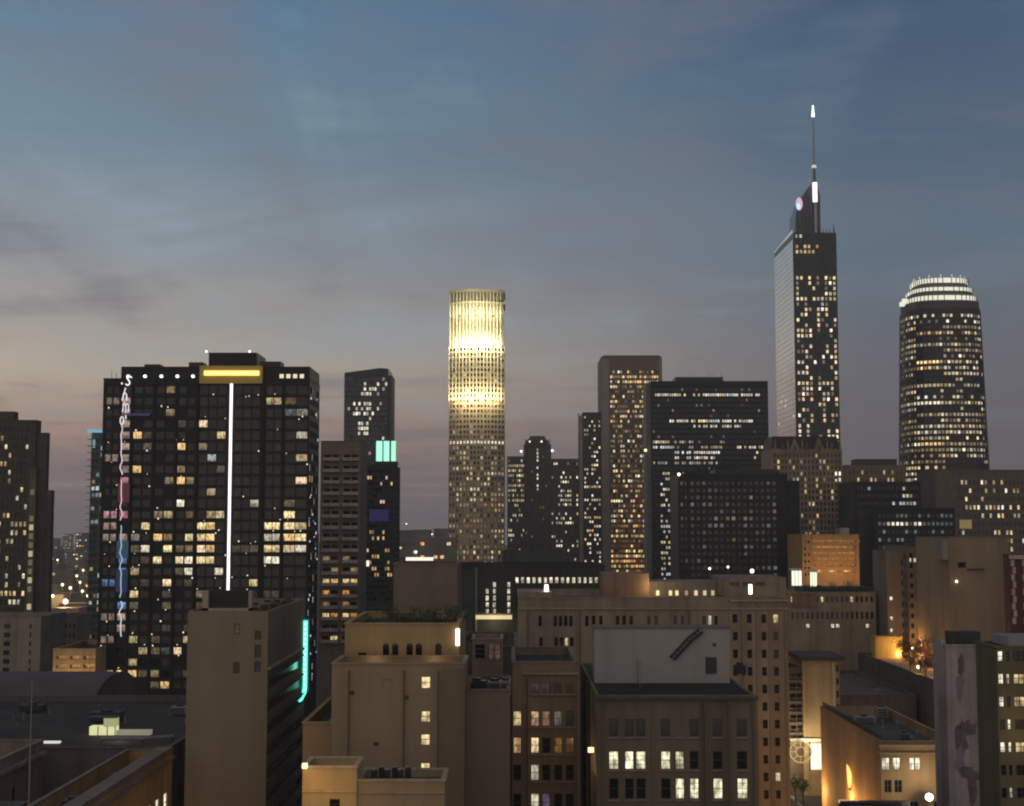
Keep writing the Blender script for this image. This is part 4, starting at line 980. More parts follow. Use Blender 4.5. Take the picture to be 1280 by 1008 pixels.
light('alley_glow', (60.0, 296, 7), 2600, (1, .58, .2), .6); light('alley_glow', (60.0, 262, 7), 3400, (1, .5, .15), .6)
t = thing('flood_lamp', 'dazzling white flood lamp at the foot of the orange lit corner building', 'lamp', (gx(1162, 997, 246), 246, gz(997, 246)-3))
MB().cyl(0, 0, 0-gz(997, 246)+3.2, 3, .08, .08, 6).build('pole', DARKM, t); MB().box(-.5, .5, -.1, .3, 2.6, 3.4).build('housing', DARKM, t)
disc(t, 'lens', 1162, 997, 245.7, .6, .6, emis('flood_white', (1, .96, .75), 7, True)); light('flood_light', (0, -1.2, 3.4), 1700, (1, .86, .5), .5, t)
t = thing('entrance_awning', 'dark rounded awning with red lit edge at street level left of the flood lamp', 'awning', (gx(1090, 1000, 247), 247.5, 0)); 
loft([[(6*math.cos(a), -2+2*math.sin(a), z_) for a in [math.pi+math.pi*k/8 for k in range(9)]] for z_ in (gz(1012, 246), gz(1000, 246))]).build('canopy', DARKM, t)
MB().box(-6, -2.5, -2.3, -2.1, gz(1003, 246)+.0, gz(999, 246)).build('lit_edge', emis('salmon_light', (1, .5, .4), .8, False), t)
for q in (-5, 5): MB().cyl(q, -2.2, 0, gz(1012, 246), .06, None, 6).build('post', METAL, t)

# stained blank block and lit windows block at the right edge
ST = wallmat('stained_render', (.36, .30, .29), .3, .12, .9, .5)
b = Bld('stained_block', 'tall narrow grey mauve block with dark streaky stains on its blank front', 'building', 1184, 1247, 808, 200, 6, ST, yref=880, par=1.4, recess=.2)
r26 = b.done()
def splat(px, py, w, h, seed, mat, rot=0):
    rr = random.Random(seed); x, z = P(px, py, 200); m = MB(); n = 14; x -= b.cx
    ptsx = [(w*.11*math.cos(a)*rr.uniform(.5, 1.2), h*.11*math.sin(a)*rr.uniform(.6, 1.15)) for a in [2*math.pi*k/n for k in range(n)]]
    ptsx = [(p*math.cos(rot)-q*math.sin(rot), p*math.sin(rot)+q*math.cos(rot)) for p, q in ptsx]
    dy = -.004*(seed+1); m.v += [(x+p, dy, z+q) for p, q in ptsx]+[(x, dy, z)]; m.f += [(k, (k+1) % n, n) for k in range(n)]; return m.build('wall_stain', mat, r26)
SD = wallmat('stain_dark', (.16, .125, .13), .5, .5, .9, .2, 0); SV = wallmat('stain_violet', (.26, .21, .25), .3, .5, .9, .2, 0)
for a in ((1200, 860, 6, 22, 1, SV), (1208, 912, 14, 12, 2, SD, .5), (1202, 925, 9, 26, 3, SD), (1200, 950, 8, 20, 4, SV), (1210, 968, 16, 9, 5, SD, -.5), (1215, 985, 6, 26, 6, SD), (1201, 832, 5, 18, 7, SD)): splat(*a)
b.bpx('buttress', 1178, 1184, 800, 1040, 1, 5, ST); b.bpx('roof_room', 1190, 1228, 790, 807.5, 3, 5.5, wallmat('blue_black', (.04, .045, .05), .2, .3, .7))
DG = wallmat('dark_olive', (.13, .108, .06), .2, .1, .8)
b = Bld('window_block', 'dark block with columns of lit yellow windows cut by the right picture edge', 'building', 1247, 1320, 810, 170, 7.5, DG, yref=880, par=1.2, fm=plain('sash_black', (.03, .03, .03)))
rr = random.Random(77)
for k in range(7):
    py = 814+k*28.5
    for q, (xa, xb) in enumerate(((1249, 1255.5), (1259, 1263), (1268, 1282))):
        on = ((k, q) in {(0, 0), (1, 0), (2, 0), (1, 2), (3, 1), (4, 2), (6, 1)}) or rr.random() < .18
        b.wpx(xa, xb, py, py+13, sc(YEL if q == 2 else WHT, rr.uniform(.5, 1.3) if q != 2 else .8) if on else None, 'w', 'double' if q == 2 else 'sash')
r25 = b.done(); b.bpx('grey_parapet', 1262, 1320, 796, 808, .5, 6, wallmat('parapet_grey', (.25, .25, .26), .1, .3, .8)); light('window_glow', (-.8, -3.5, b.z(905)), 120, (1, .75, .3), .5, r25)

# ================================================================== centre middle distance
b = Bld('curved_hotel', 'dark low hotel with dotted rows of white windows and glowing yellow canopy', 'hotel', 572, 756, 707, 420, 34, wallmat('black_green', (.03, .032, .03), .2, .1, .6), yref=740, recess=.3)
for k in range(16): b.wpx(644.5+k*7.1, 648+k*7.1, 722, 729, sc(WHT, random.Random(k).uniform(.7, 1.4)), 'o')
for px, n0 in ((609, 1), (618, 0), (636, 0)):
    for k in range(n0, 5): b.wpx(px-1.7, px+1.7, 728+k*8.4, 734+k*8.4, sc(WHT, random.Random(k+px).uniform(.6, 1.2)), 'o')
for k in range(16):
    for q in range(3): b.wpx(645+k*7.1, 648+k*7.1, 735+q*9, 740+q*9, sc(DIM, .25) if (k*q) % 3 == 1 else None, 'o')
r36 = b.done(); b.bpx('green_panel', 571, 594, 713, 772, -.5, -.02, wallmat('panel_green', (.035, .045, .04), .15, .1, .6)); b.bpx('pale_edge', 594.3, 596.5, 710, 790, -.7, -.02, METAL)
CA = emis('canopy_yellow', (1, .80, .42), .8, True)
b.bpx('lit_canopy', 595, 640, 768.5, 773.5, -3, -.8, CA); b.bpx('canopy_top', 594, 641, 766.5, 768.3, -3.4, -.8, METAL)
light('canopy_light', (b.ax(618)+b.pts[0][0], -5, b.z(778)), 900, YEL, .5, r36)
b = Bld('roof_block', 'flat grey green roof block rising behind the dark low hotel', 'building', 628, 706, 689, 466, 16, wallmat('grey_green', (.075, .085, .078), .1, .1, .7), yref=700); b.done()

# stone hotel with tall right wing
HS = wallmat('hotel_stone', (.265, .215, .155), .16, .12, .85, .3)
FMB = plain('frame_umber', (.05, .04, .035))
b = Bld('stone_hotel', 'long beige stone hotel with rows of small dark windows and a tall right wing', 'hotel', 648, 985, 748, 290, 40, HS, HZ and ROOF2, yref=800, par=1.4, fm=FMB, recess=.35)
rr = random.Random(8)
def addw(xs, y0, y1, w=4.6, p=.06, kind='sash'):
    for x in xs: b.wpx(x, x+w, y0, y1, sc(rr.choice((YEL, WHT, WARM)), rr.uniform(.4, 1.0)) if rr.random() < p else None, 'w', kind)
top = [673, 692, 698.5, 705, 711.5, 731.5, 740, 749, 770, 778, 787, 809, 818, 842, 851, 878, 885.5, 893]
addw(top, 770, 783, 4.4, .05); addw([674, 693, 699.5, 706, 712.5], 797, 808, 4.6, .3)
addw([674, 693, 700, 708], 822, 833, 4.6, .1)
for j in range(14):
    y0 = 768+j*22.0
    for x in (916, 934, 952, 967): b.wpx(x, x+6, y0, y0+11, sc(rr.choice((YEL, WHT)), rr.uniform(.5, 1.1)) if rr.random() < .09 else None, 'w')
r30 = b.done()
b.bpx('stringcourse', 648, 985, 760, 761.8, -.35, -.02, wallmat('hotel_trim', (.34, .26, .20), .1, .3, .8)); b.bpx('cornice', 912, 986, 749.5, 752, -.6, -.02, wallmat('hotel_trim', (0, 0, 0)))
for x in (911.5, 928, 945.5, 961.5, 981): b.bpx('pilaster', x, x+2.2, 753, 1100, -.25, -.03, HS)
b.bpx('left_raise', 649, 690, 740, 747.3, 1, 16, wallmat('hotel_raise', (.27, .20, .16), .1, .2, .85))
b.bpx('roof_house', 754, 812, 717, 748, 14, 26, wallmat('roof_house_brown', (.22, .145, .10), .2, .2, .8)); b.bpx('roof_house', 812.3, 905, 727, 748, 16, 28, wallmat('roof_house_grey', (.20, .17, .14), .2, .2, .8)); b.bpx('roof_house', 905.5, 984, 722, 746, 8, 26, wallmat('roof_house_tan', (.20, .16, .125), .2, .2, .8))
for k, (x0, s_) in enumerate(((821, 1.6), (837, 1.3), (845, 1.3), (857, .4), (869, 1.1), (880, .9), (890, .7))): b.bpx('roof_window', x0, x0+3.6, 738.5, 744.5, 15.6, 15.95, emis('roofwin%d' % k, (1, .8, .45), s_*.8, False))
for k, x0 in enumerate((914, 930, 946)): b.bpx('vent_opening', x0, x0+11, 728, 732, 7.7, 7.95, DARKM)
light('roof_lamp', (b.ax(823)+b.pts[0][0], 12, b.z(735)), 500, (1, .7, .3), .4, r30)
zrf = b.zt-1.4
t = thing('roof_beacon', 'glowing pinkish beacon with red base on the left end of the stone hotel roof', 'beacon', (gx(683, 742, 293), 293, zrf))
MB().cyl(0, 0, 0, 2.2, .9, .7, 10).build('base', emis('beacon_red', (.8, .08, .06), .5, False), t); MB().cyl(0, 0, 2.204, 4.0, .5, .35, 8).build('lantern', emis('beacon_pink', (1, .75, .6), 3, False), t); light('beacon_light', (0, -1.5, 3), 260, (1, .4, .3), .3, t)
t = thing('roof_floodlight', 'bright white floodlight on a stand on the stone hotel roof near its right wing', 'floodlight', (gx(938, 742, 294), 294, zrf)); MB().cyl(0, 0, 0, 2, .07, .07, 6).build('stand', METAL, t); MB().box(-.35, .35, -.2, .1, 2.004, 4).build('lens', emis('flood_soft', (1, .95, .8), 2.5, False), t); light('flood_glow', (0, -1, 3), 200, YEL, .3, t)
LBW = emis('lamp_white2', (1, .97, .85), 3, False)
for k, (px, py, D, r_, lab) in enumerate(((887, 711, 330, .45, 'left of two small white lamps above the stone hotel roof'), (910, 709, 330, .42, 'right of two small white lamps above the stone hotel roof'), (940, 714, 330, .75, 'broad white lamp above the right part of the stone hotel roof'))):
    x, z = P(px, py, 320); t = thing('roof_lamp', lab, 'lamp', (x, 320, zrf)); MB().cyl(0, 0, 0, z-zrf, .07, .05, 6).build('pole', METAL, t); bulb(t, 0, 0, z-zrf, r_*.6, LBW)

# ================================================================== left foreground
b = Bld('midrise_block', 'beige concrete mid-rise with vertical window strip below the stepped tower', 'apartment block', -60, 50, 772, 400, 22, wallmat('beige_conc', (.28, .24, .185), .2, .15, .85), yref=815)
for k in range(8): b.wpx(36, 38.5, 780+k*11, 786+k*11, None, 'w'); b.wpx(4, 12, 780+k*11, 786+k*11, None, 'w')
b.done()
b = Bld('midrise_block', 'narrow beige block behind the glowing parking garage at left', 'apartment block', 72, 97, 770, 470, 14, wallmat('beige_conc', (0, 0, 0)), yref=800); b.gpx(74, 95, 4, .4, 776, 850, 6, .5, None); b.done()
PG = wallmat('garage_conc', (.42, .30, .16), .12, .2, .85)
b = Bld('parking_garage', 'small glowing parking garage with three warm decks left of the residential tower', 'parking garage', 66, 119, 812, 375, 28, PG, yref=840, recess=1.8)
for y0, s_ in ((820, .45), (831, .6), (842, .4)):
    for x in (70, 87, 104): b.wpx(x, x+14, y0, y0+4.6, sc((1, .55, .2), s_), 'o')
for x in (97, 105, 112.5): b.wpx(x, x+5, 853, 864, sc((1, .8, .3), 1.0), 'o')
r = b.done(); 
for k in range(3): light('deck_lamp', (b.ax(75+k*20)+b.pts[0][0], -5, b.z(852)), 500, (1, .6, .25), .4, r)
LBo = emis('lamp_road', (1, .82, .5), 3, False)
for k, (px, py, D) in enumerate(((82, 752, 640), (66, 745, 700), (103, 739, 800), (96, 720, 900), (104, 713, 980), (78, 731, 760), (72, 700, 1150), (88, 735, 700), (110, 745, 620), (100, 728, 850), (520, 690, 900), (540, 668, 1400), (508, 655, 1500))):
    x, z = P(px, py, D); t = thing('street_lamp', 'far street lamp glowing among the distant low blocks', 'street lamp', (x, D, 0), 'far street lamps among low blocks'); MB().cyl(0, 0, 0, z, .12, .08, 5).build('pole', DARKM, t); bulb(t, 0, 0, z, .7 if k else 1.2, LBo)
    if k < 11: light('lamp_light', (0, -2, max(2, z-1)), 6000, (1, .66, .3), .8, t)

RW = wallmat('roof_walls', (.13, .11, .10), .2, .15, .85)
b = Bld('broad_roof_block', 'very broad dark flat roofed block spanning the lower left', 'building', 0, 230, 925, 203, 62, RW, wallmat('dark_roof', (.046, .036, .029), .4, .15, .85, 0), X=(-100, -47.5), zt=29.5, par=.9)
b.done(); zr_ = 28.6
t = thing('roof_shed', 'lit glass roof shed with pale light pool on the broad dark roof', 'roof shed', (gx(131, 910, 222), 222, zr_)); MB().box(-2.4, 1.6, 0, 2, .05, 1.3).build('lit_wall', emis('shed_light', (.95, .95, .5), .75, True), t); MB().box(-.2, 1.6, 0, 2, 1.304, 2.6).build('lit_upper', emis('shed_light2', (.9, .85, .4), .4, True), t)
for q in (-2.4, -1.0, .4, 1.6): MB().box(q-.06, q+.06, -.1, -.005, 0, 1.4).build('mullion', DARKM, t)
MB().box(-2.6, 1.8, -.2, 2.2, 2.604, 2.75).build('roof_cap', DARKM, t)
MB().box(1.7, 6.8, .2, 1.8, 0, .7).build('skylight', emis('skylight_glow', (.75, .72, .5), .28, False), t)  # glowing slab stands in for the pool of light on the roof
light('shed_glow', (3, -2.5, 1.6), 160, (1, .95, .6), .4, t)
for k, (px, py, w) in enumerate(((19, 918, 5.5), (65, 915, 2.6))):
    x, z = P(px, py, 212); t = thing('skylight', ('long pale lit skylight at the left end of the broad dark roof', 'short pale lit skylight behind the flagpole on the broad dark roof')[k], 'skylight', (x, 212, zr_)); MB().box(-w/2, w/2, -.6, .6, 0, .35).build('curb', METAL, t); MB().box(-w/2+.1, w/2-.1, -.5, .5, .354, .6).build('lit_glass', emis('sky_lit', (.9, .9, .8), .8, False), t)
b = Bld('curved_roof_hall', 'long hall with curved dark mauve roof behind the broad flat roof', 'hall', -60, 118, 880, 272, 30, RW, yref=880, zt=27)
r = b.done(); xs0, xs1 = b.pts[0][0], b.pts[1][0]
loft([[(xs0, 15-15*math.cos(a), 27+4.6*math.sin(a)) for a in [math.pi*k/10 for k in range(11)]], [(xs1, 15-15*math.cos(a), 27+4.6*math.sin(a)) for a in [math.pi*k/10 for k in range(11)]]], True).build('vaulted_roof', wallmat('mauve_roof', (.10, .075, .07), .25, .1, .7, 0), r)

LW = wallmat('parapet_mauve', (.21, .16, .13), .15, .15, .85)
b = Bld('long_parapet_block', 'low block with long pale parapet running away toward the blank slab tower', 'building', 60, 225, 930, 128, 62, wallmat('orange_plaster', (.40, .24, .10), .2, .15, .85), wallmat('grey_roof', (.06, .05, .045), .3, .15, .85, 0), X=(-50, -44.0), zt=31.2, par=1.6, cm=LW)
for k in range(14): b.win(1, 3+k*4.2, 5+k*4.2, 24, 26.4, sc(WHT, 1.2) if k in (11, 12, 13) else None, 'w'); b.win(1, 3+k*4.2, 5+k*4.2, 20, 22.4, sc(WHT, 1.2) if k in (12, 13) else None, 'w')
rl4 = b.done()
MB().box(-44.0-b.cx-1.9, -44.0-b.cx-.0, .1, 61.9, 31.45, 31.75).build('wide_coping', LW, rl4)
MB().box(-44.0-b.cx+.02, -44.0-b.cx+.35, 0, 61.9, 30.2, 30.6).build('side_cornice', LW, rl4); light('alley_light', (-43.6-b.cx+3.0, 44, 17), 700, (1, .55, .18), .4, rl4)
b = Bld('low_wing', 'sunken dark roofed wing between the corner block and the long pale parapet', 'building', 60, 120, 960, 129, 58, wallmat('mauve_dark', (.10, .08, .08), .2, .2, .8), wallmat('blue_roof', (.055, .058, .062), .3, .15, .85, 0), X=(-63.4, -50.2), zt=25.0, par=.7); b.done(); b.box('stair_head', -62.5, -57.5, 38, 46, 24.31, 27.6, wallmat('slate_wall', (.11, .10, .09), .2, .2, .8))
b = Bld('corner_block', 'low stone block with narrow side windows in the bottom left corner', 'building', 0, 65, 921, 130, 70, wallmat('corner_stone', (.27, .20, .165), .2, .15, .85), X=(-90, -64), zt=31.0, par=2.2, rm=ROOF)
for k in range(11): b.win(1, 4+k*6, 5.2+k*6, 23.2, 26.8, None, 'w')
rc = b.done(); MB().box(-64-b.cx+.02, -64-b.cx+.5, 0, 70, 29.2, 29.7).build('side_cornice', wallmat('corner_trim', (.32, .25, .20)), rc)
t = thing('flagpole', 'thin grey flagpole standing in front of the broad dark roof at left', 'flagpole', (gx(38, 930, 150), 150, 28.8)); h = gz(856, 150)-28.8
MB().cyl(0, 0, 0, h, .09, .05, 8).build('pole', plain('pole_grey', (.25, .24, .2)), t); MB().cyl(0, 0, h+.004, h+.3, .16, .1, 8).build('finial', METAL, t); MB().box(-.35, .35, -.35, .35, -.1, .25).build('base', METAL, t)

# ------------------------------------------------------------------ blank slab tower with neon sign
SB = wallmat('slab_plaster', (.235, .187, .13), .12, .06, .85, .2)
b = Bld('blank_slab_tower', 'tall plain brown slab building with five small openings and a rooftop screen', 'building', 233, 334, 764, 190, 34, SB, wallmat('red_roof', (.08, .045, .04), .3, .3, .9, 0), yref=860, par=.9, coping=False, recess=.4)
for x0, y0, x1, y1, c in ((291.5, 780, 298.5, 793, (.05, .04, .008)), (317.5, 789, 325.5, 800, None), (317.5, 806, 325.5, 822, None), (317.5, 827, 325.5, 840, None), (291, 828, 299, 842, None)): b.wpx(x0, x1, y0, y1, c, 'w')
ze = b.zt
b.grid(1, .8, 33.2, 1, 1, ze-52, ze-8.2, 15, .50, None, 's')
r37 = b.done()
for k in range(15):
    z = ze-52+(k+.5)*43.8/15+1.35; MB().box(b.pts[1][0]+.02, b.pts[1][0]+.28, .8, 33, z-.2, z).build('floor_ledge', wallmat('ledge_brown', (.13, .09, .075), .1, .3, .85), r37)
MB().box(b.pts[1][0]+.02, b.pts[1][0]+.35, .2, 33.6, ze-7.6, ze-7.3).build('side_ledge', wallmat('ledge_pale', (.36, .30, .22), .1, .3, .85), r37)
x0, x1 = b.ax(250)+b.pts[0][0], b.ax(312)+b.pts[0][0]; zs = gz(739, 190)
SCR = wallmat('screen_edge', (.36, .29, .24), .1, .3, .85)
MB().box(x0, x0+.8, .4, 2, ze, zs).build('screen_post', SCR, r37); MB().box(x1-.4, x1, .4, 2, ze, zs).build('screen_post', SCR, r37); MB().box(x0, x1, .4, 2, ze-.1, ze+.35).build('screen_sill', SCR, r37)
m = MB()
for k in range(7): m.box(x0+.82, x1-.42, .9, 1.0, ze+.5+k*.33, ze+.68+k*.33)
m.build('screen_slat', DARKM, r37, kind='stuff'); MB().box(x0+.82, x1-.42, 1.1, 1.2, ze+.36, zs-.1).build('screen_panel', wallmat('panel_mauve', (.045, .035, .035), .1, .3, .8), r37)
for k in range(5): roofbox(('rusty roof unit nearest the rooftop screen of the plain slab building', 'grey roof unit second behind the rooftop screen of the slab building', 'tall rusty roof unit in the middle of the slab building roof', 'grey roof unit fourth behind the rooftop screen of the slab building', 'rusty roof unit at the far end of the slab building roof')[k], 'roof unit', b.X1-1.6-(k % 2)*2.2, 196+k*5.2, ze-.9, 1.5, 1.5, .9+.15*(k % 3), GU if k % 2 else wallmat('rust_unit', (.16, .07, .05), .2, .5, .8))
MB().cyl(b.pts[1][0]+.5, 33.2, ze-52, ze-18, .16, .16, 8).build('drain_pipe', wallmat('pipe_white', (.6, .58, .55), .1, .3, .6), r37)
TEAL = emis('teal_neon', (.10, .95, .66), 2.2, True); TW = emis('teal_white', (.55, 1, .85), 1.5, False)
Dn = 222; xs = gx(381.5, 830, Dn); t = thing('neon_blade_sign', 'vertical teal neon sign glowing on the far corner of the plain slab building', 'neon sign', (xs, Dn, gz(878, Dn)))
zz = lambda py: gz(py, Dn)-t.location.z
MB().box(-.75, .55, .15, .6, zz(866), zz(774)).build('sign_back', wallmat('sign_teal', (.05, .22, .18), .1, .5, .5, 0, 0), t)
m = MB().tube([(.0, 0, zz(776)), (.0, 0, zz(860)), (-.1, 0, zz(866)), (-.6, 0, zz(874)), (-1.1, 0, zz(877))], .30, 8); m.build('neon_tube', TEAL, t)
for k in range(14): m = MB(); z = zz(780+k*6.3); m.cyl(0, -.28, z-.22, z+.22, .17, .17, 8); m.build('neon_bulb', TW, t)
for k in range(3): MB().box(-1.9, -.7, .2, .4, zz(790+k*30)-.1, zz(790+k*30)+.1).build('bracket', DARKM, t)

# ------------------------------------------------------------------ centre foreground
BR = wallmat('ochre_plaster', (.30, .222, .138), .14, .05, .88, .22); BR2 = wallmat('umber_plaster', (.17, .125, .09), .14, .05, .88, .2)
SASH = plain('sash_cream', (.30, .24, .16)); SASHD = plain('sash_dark', (.08, .06, .045))
b = Bld('plain_ochre_block', 'large plain ochre block with a single column of four lit windows', 'building', 414, 581, 831, 170, 10, BR, ROOF2, yref=920, par=1.1, fm=SASH, X=(gx(414, 920, 170), gx(581, 920, 170)))
for y0, y1, k in ((846, 861, 1.3), (889, 903, 1.1), (918, 932, 1.3), (954, 968, 1.1)): b.wpx(526, 537.5, y0, y1, sc(YEL, k*.95), 'w')
b.wpx(478, 490, 849, 862, None, 'w'); b.wpx(526, 537.5, 984, 998, None, 'w')
r33 = b.done()
b.bpx('darker_bay', 552, 580.6, 836, 1100, -.14, -.02, wallmat('bay_umber', (.215, .155, .10), .14, .05, .88, .2))  # bay in a darker umber tone than the ochre wall
b.bpx('blocked_window', 479, 489, 850, 861, .1, .15, BR)
b = Bld('low_ochre_wing', 'lower ochre wing on the left of the plain ochre block', 'building', 378, 413.5, 905, 172, 36, wallmat('ochre_light', (.36, .235, .12), .14, .05, .88, .22), ROOF, yref=950, par=.9); b.done()
b = Bld('dark_umber_wing', 'dark brown blank wing with sunken roof right of the ochre block', 'building', 582, 640, 864, 172, 16, BR2, ROOF, yref=930, X=(gx(582, 930, 172), -.25), par=1.5); r = b.done()
for k, (px, D, w, h, lab) in enumerate(((596, 182, 2.4, 1.7, 'dark roof unit sunk on the left of the dark brown wing roof'), (618, 184, 1.6, 1.4, 'small roof unit in the middle of the dark brown wing roof'), (632, 180, 1.3, 1.9, 'tall slim roof unit on the right of the dark brown wing roof'))): x, _ = P(px, 860, D); roofbox(lab, 'roof unit', x, D, b.zt-1.5, w, 1.8, h, DARKM if k == 0 else GU)
b = Bld('arcade_penthouse', 'warm lit ochre building with five dark arched openings above the plain ochre block', 'building', 431, 574, 781, 181, 25, wallmat('arcade_ochre', (.38, .26, .125), .15, .1, .85, .2), yref=806, par=.8, recess=.8)
for x in (478.5, 490, 508, 519.5, 544): b.wpx(x, x+8, 808, 824, None, 's')
b.wpx(448, 458, 816, 834, None, 's'); r34 = b.done()
for x in (478.5, 490, 508, 519.5, 544):
    a0, a1, zt_ = b.ax(x)+b.pts[0][0], b.ax(x+8)+b.pts[0][0], b.z(808); c_ = (a0+a1)/2; r_ = (a1-a0)/2; m = MB(); m.v += [(c_+r_*math.cos(a), -.02, zt_+r_*.9*math.sin(a)) for a in [math.pi*q/8 for q in range(9)]]; m.f.append(tuple(range(9))); m.build('arch_head', G_DARK, r34)
    MB().box(a0-.25, a1+.25, -.25, -.03, b.z(824)-.3, b.z(824)).build('sill', wallmat('sill_ochre', (.3, .22, .13)), r34)
light('terrace_light', (b.ax(470)+b.pts[0][0], -2.5, b.z(824)), 30, (1, .68, .3), .4, r34); light('terrace_light', (b.ax(545)+b.pts[0][0], -2.5, b.z(824)), 30, (1, .68, .3), .4, r34)
x, z = P(572, 795, 180.4); MB().box(x-b.cx-.25, x-b.cx+.25, -.6, -.1, gz(807, 181), gz(786, 181)).build('wall_lamp', emis('wall_lamp', (1, .92, .7), 2.2, True), r34)
for k in range(9):
    px = 466+k*13; x, _ = P(px, 778, 183); bush('roof_shrub', 'dark shrub along the top edge of the arcade building', 'shrub', x, 184+(k%3)*4, b.zt-.8, 1.5+.4*(k % 3), 1.5, 1.0+.35*((k*2) % 3), 260, LEAF, 170+k, 'shrubs along the arcade building roof', 0, .4)
b = Bld('blank_box_block', 'plain brown lift tower box behind the shrubs of the arcade building', 'building', 492, 572, 706, 207, 14, wallmat('box_brown', (.185, .14, .11), .12, .08, .88), yref=735, par=.8); r = b.done()
b.bpx('lit_strip', 507, 541, 697, 701, 2, 3, emis('strip_white', (1, .93, .75), 1.1, True)); b.bpx('strip_sill', 505, 543, 701.3, 705.2, 1.8, 4, DARKM)
# terrace clutter between
b = Bld('stair_house', 'small pale stair house with railings and dim lit wall left of the stone hotel', 'building', 590, 628, 800, 236, 10, wallmat('stair_pale', (.30, .21, .17), .15, .2, .85), yref=815, z0=0)
b.wpx(611, 626, 803, 826, sc((1, .6, .4), .10), 'w', 'double'); b.wpx(594, 606, 806, 824, None, 'w', 'double'); r = b.done()
for k in range(4): b.bpx('railing_bar', 586, 629, 804+k*6, 804.7+k*6, -1.6, -1.5, METAL)
for x in (586, 607, 628.3): b.bpx('railing_post', x, x+.7, 800, 836, -1.6, -1.48, METAL)
for k in range(6):
    x, _ = P(588+k*8.5, 790, 246); bush('terrace_plant', 'dark green plant on the terrace behind the small stair house', 'shrub', x, 248, gz(800, 248)-1.6, 1.3, 1, 1.6, 170, LEAF, 190+k, 'plants behind the stair house', 0, .45)
b = Bld('terrace_block', 'low dark terrace block between the arcade building and the stone hotel', 'building', 575, 646, 799, 244.5, 34, RW, yref=815, zt=gz(800, 248)-1.0, par=.6); b.done()

b = Bld('brown_window_block', 'brown apartment building with paired sash windows, one column brightly lit', 'apartment block', 640, 722, 829, 196, 24, wallmat('brick_brown', (.23, .165, .115), .18, .1, .86, .3), ROOF, yref=920, X=(.05, gx(722, 920, 196)), par=1.0, fm=SASHD)
rows = [(855, 867), (889, 908), (922, 942), (956, 976), (992, 1014)]
litc = {(1, 0): (sc(YEL, .75)), (2, 0): sc((1, .6, .3), .6), (1, 1): sc((1, .62, .33), .5), (1, 2): sc((1, .5, .3), .3), (2, 1): sc(YEL, 1.1), (3, 1): sc(WHT, .6), (4, 1): sc(WHT, .65), (2, 3): sc(ORG, .16), (2, 4): sc(ORG, .07), (1, 3): sc(WHT, .13), (0, 1): sc(WHT, .04), (0, 2): sc(WHT, .05), (4, 2): sc((.6, .4, .7), .15)}
for j, (y0, y1) in enumerate(rows):
    for i, (xa, xb) in enumerate(((641.5, 651.5), (663.5, 673.5), (677.5, 688), (692.5, 703), (707, 717.5))):
        if j == 0 and i == 0: continue
        b.wpx(xa, xb, y0, y1, litc.get((j, i)), 'w', 'cross' if j == 0 else 'sash')
r32 = b.done()
for j, (y0, y1) in enumerate(rows): b.bpx('sill', 662, 719, y1+.6, y1+2, -.28, -.02, wallmat('sill_brown', (.33, .22, .17), .1, .3, .8))
for x in (655, 689.7): b.bpx('pilaster', x, x+2.2, 846, 1100, -.22, -.025, wallmat('brick_brown', (0, 0, 0)))
b.bpx('cornice', 654, 722.5, 841, 843, -.55, -.02, wallmat('sill_brown', (0, 0, 0)))
m = MB()
for q in range(16): m.box(b.ax(663+q*3.6)+b.pts[0][0], b.ax(664.2+q*3.6)+b.pts[0][0], -.2, -.02, b.z(852), b.z(845))
m.build('dentil', wallmat('sill_brown', (0, 0, 0)), r32, kind='stuff')

# front block with lit windows
FB = wallmat('front_stone', (.165, .132, .095), .18, .07, .88, .3)
b = Bld('front_office_block', 'nearest brown office block with bright cream office windows and dark roof', 'office building', 746, 947, 869, 180, 42, FB, wallmat('black_roof', (.02, .02, .02), .3, .2, .9, 0), yref=940, X=(gx(746, 940, 180), gx(946, 940, 180)), par=.25, fm=SASHD, coping=False)
XS = [(761, 773), (781, 792.5), (795, 807), (826, 838), (844, 855.5), (862, 873.5), (891, 903), (921, 934)]
litf = {(1, 0): 1.25, (1, 1): 1.4, (1, 2): 1.3, (1, 3): 1.1, (1, 4): .7, (2, 4): 1.35, (2, 5): 1.3, (2, 6): 1.2, (2, 7): 1.1}
for j, (y0, y1) in enumerate(((899, 921), (939, 962), (973, 999), (1012, 1036))):
    for i, (xa, xb) in enumerate(XS):
        if j == 0 and i == 4: continue
        k = litf.get((j, i)); b.wpx(xa, xb, y0, y1, sc((1, .95, .62), k) if k else None, 'w', 'cross' if k and (i+j) % 2 else 'sash')
for k in range(6): b.win(3, 5+k*6, 6.6+k*6, b.z(962), b.z(940), sc(YEL, .6) if k in (3, 4) else None, 'w'); b.win(3, 5+k*6, 6.6+k*6, b.z(1000), b.z(978), None, 'w')
r31 = b.done()
for xs_, w in (((815, 0), 2.2), ((881, 0), 2.2), ((911, 0), 2.0), ((752, 0), 2.2)): b.bpx('pilaster', xs_[0], xs_[0]+w, 880, 1100, -.18, -.02, FB)
for y in (926, 967, 1005):
    for xa, xb in XS: b.bpx('sill', xa-1, xb+1, y-4.3 if y == 926 else (962.6 if y == 967 else 999.6), y-2.9 if y == 926 else (964 if y == 967 else 1001), -.25, -.022, wallmat('sill_stone', (.28, .22, .17), .1, .3, .85))
b.bpx('cornice', 745, 948, 871, 874, -.6, -.02, wallmat('dark_cornice', (.09, .07, .055), .2, .3, .85))
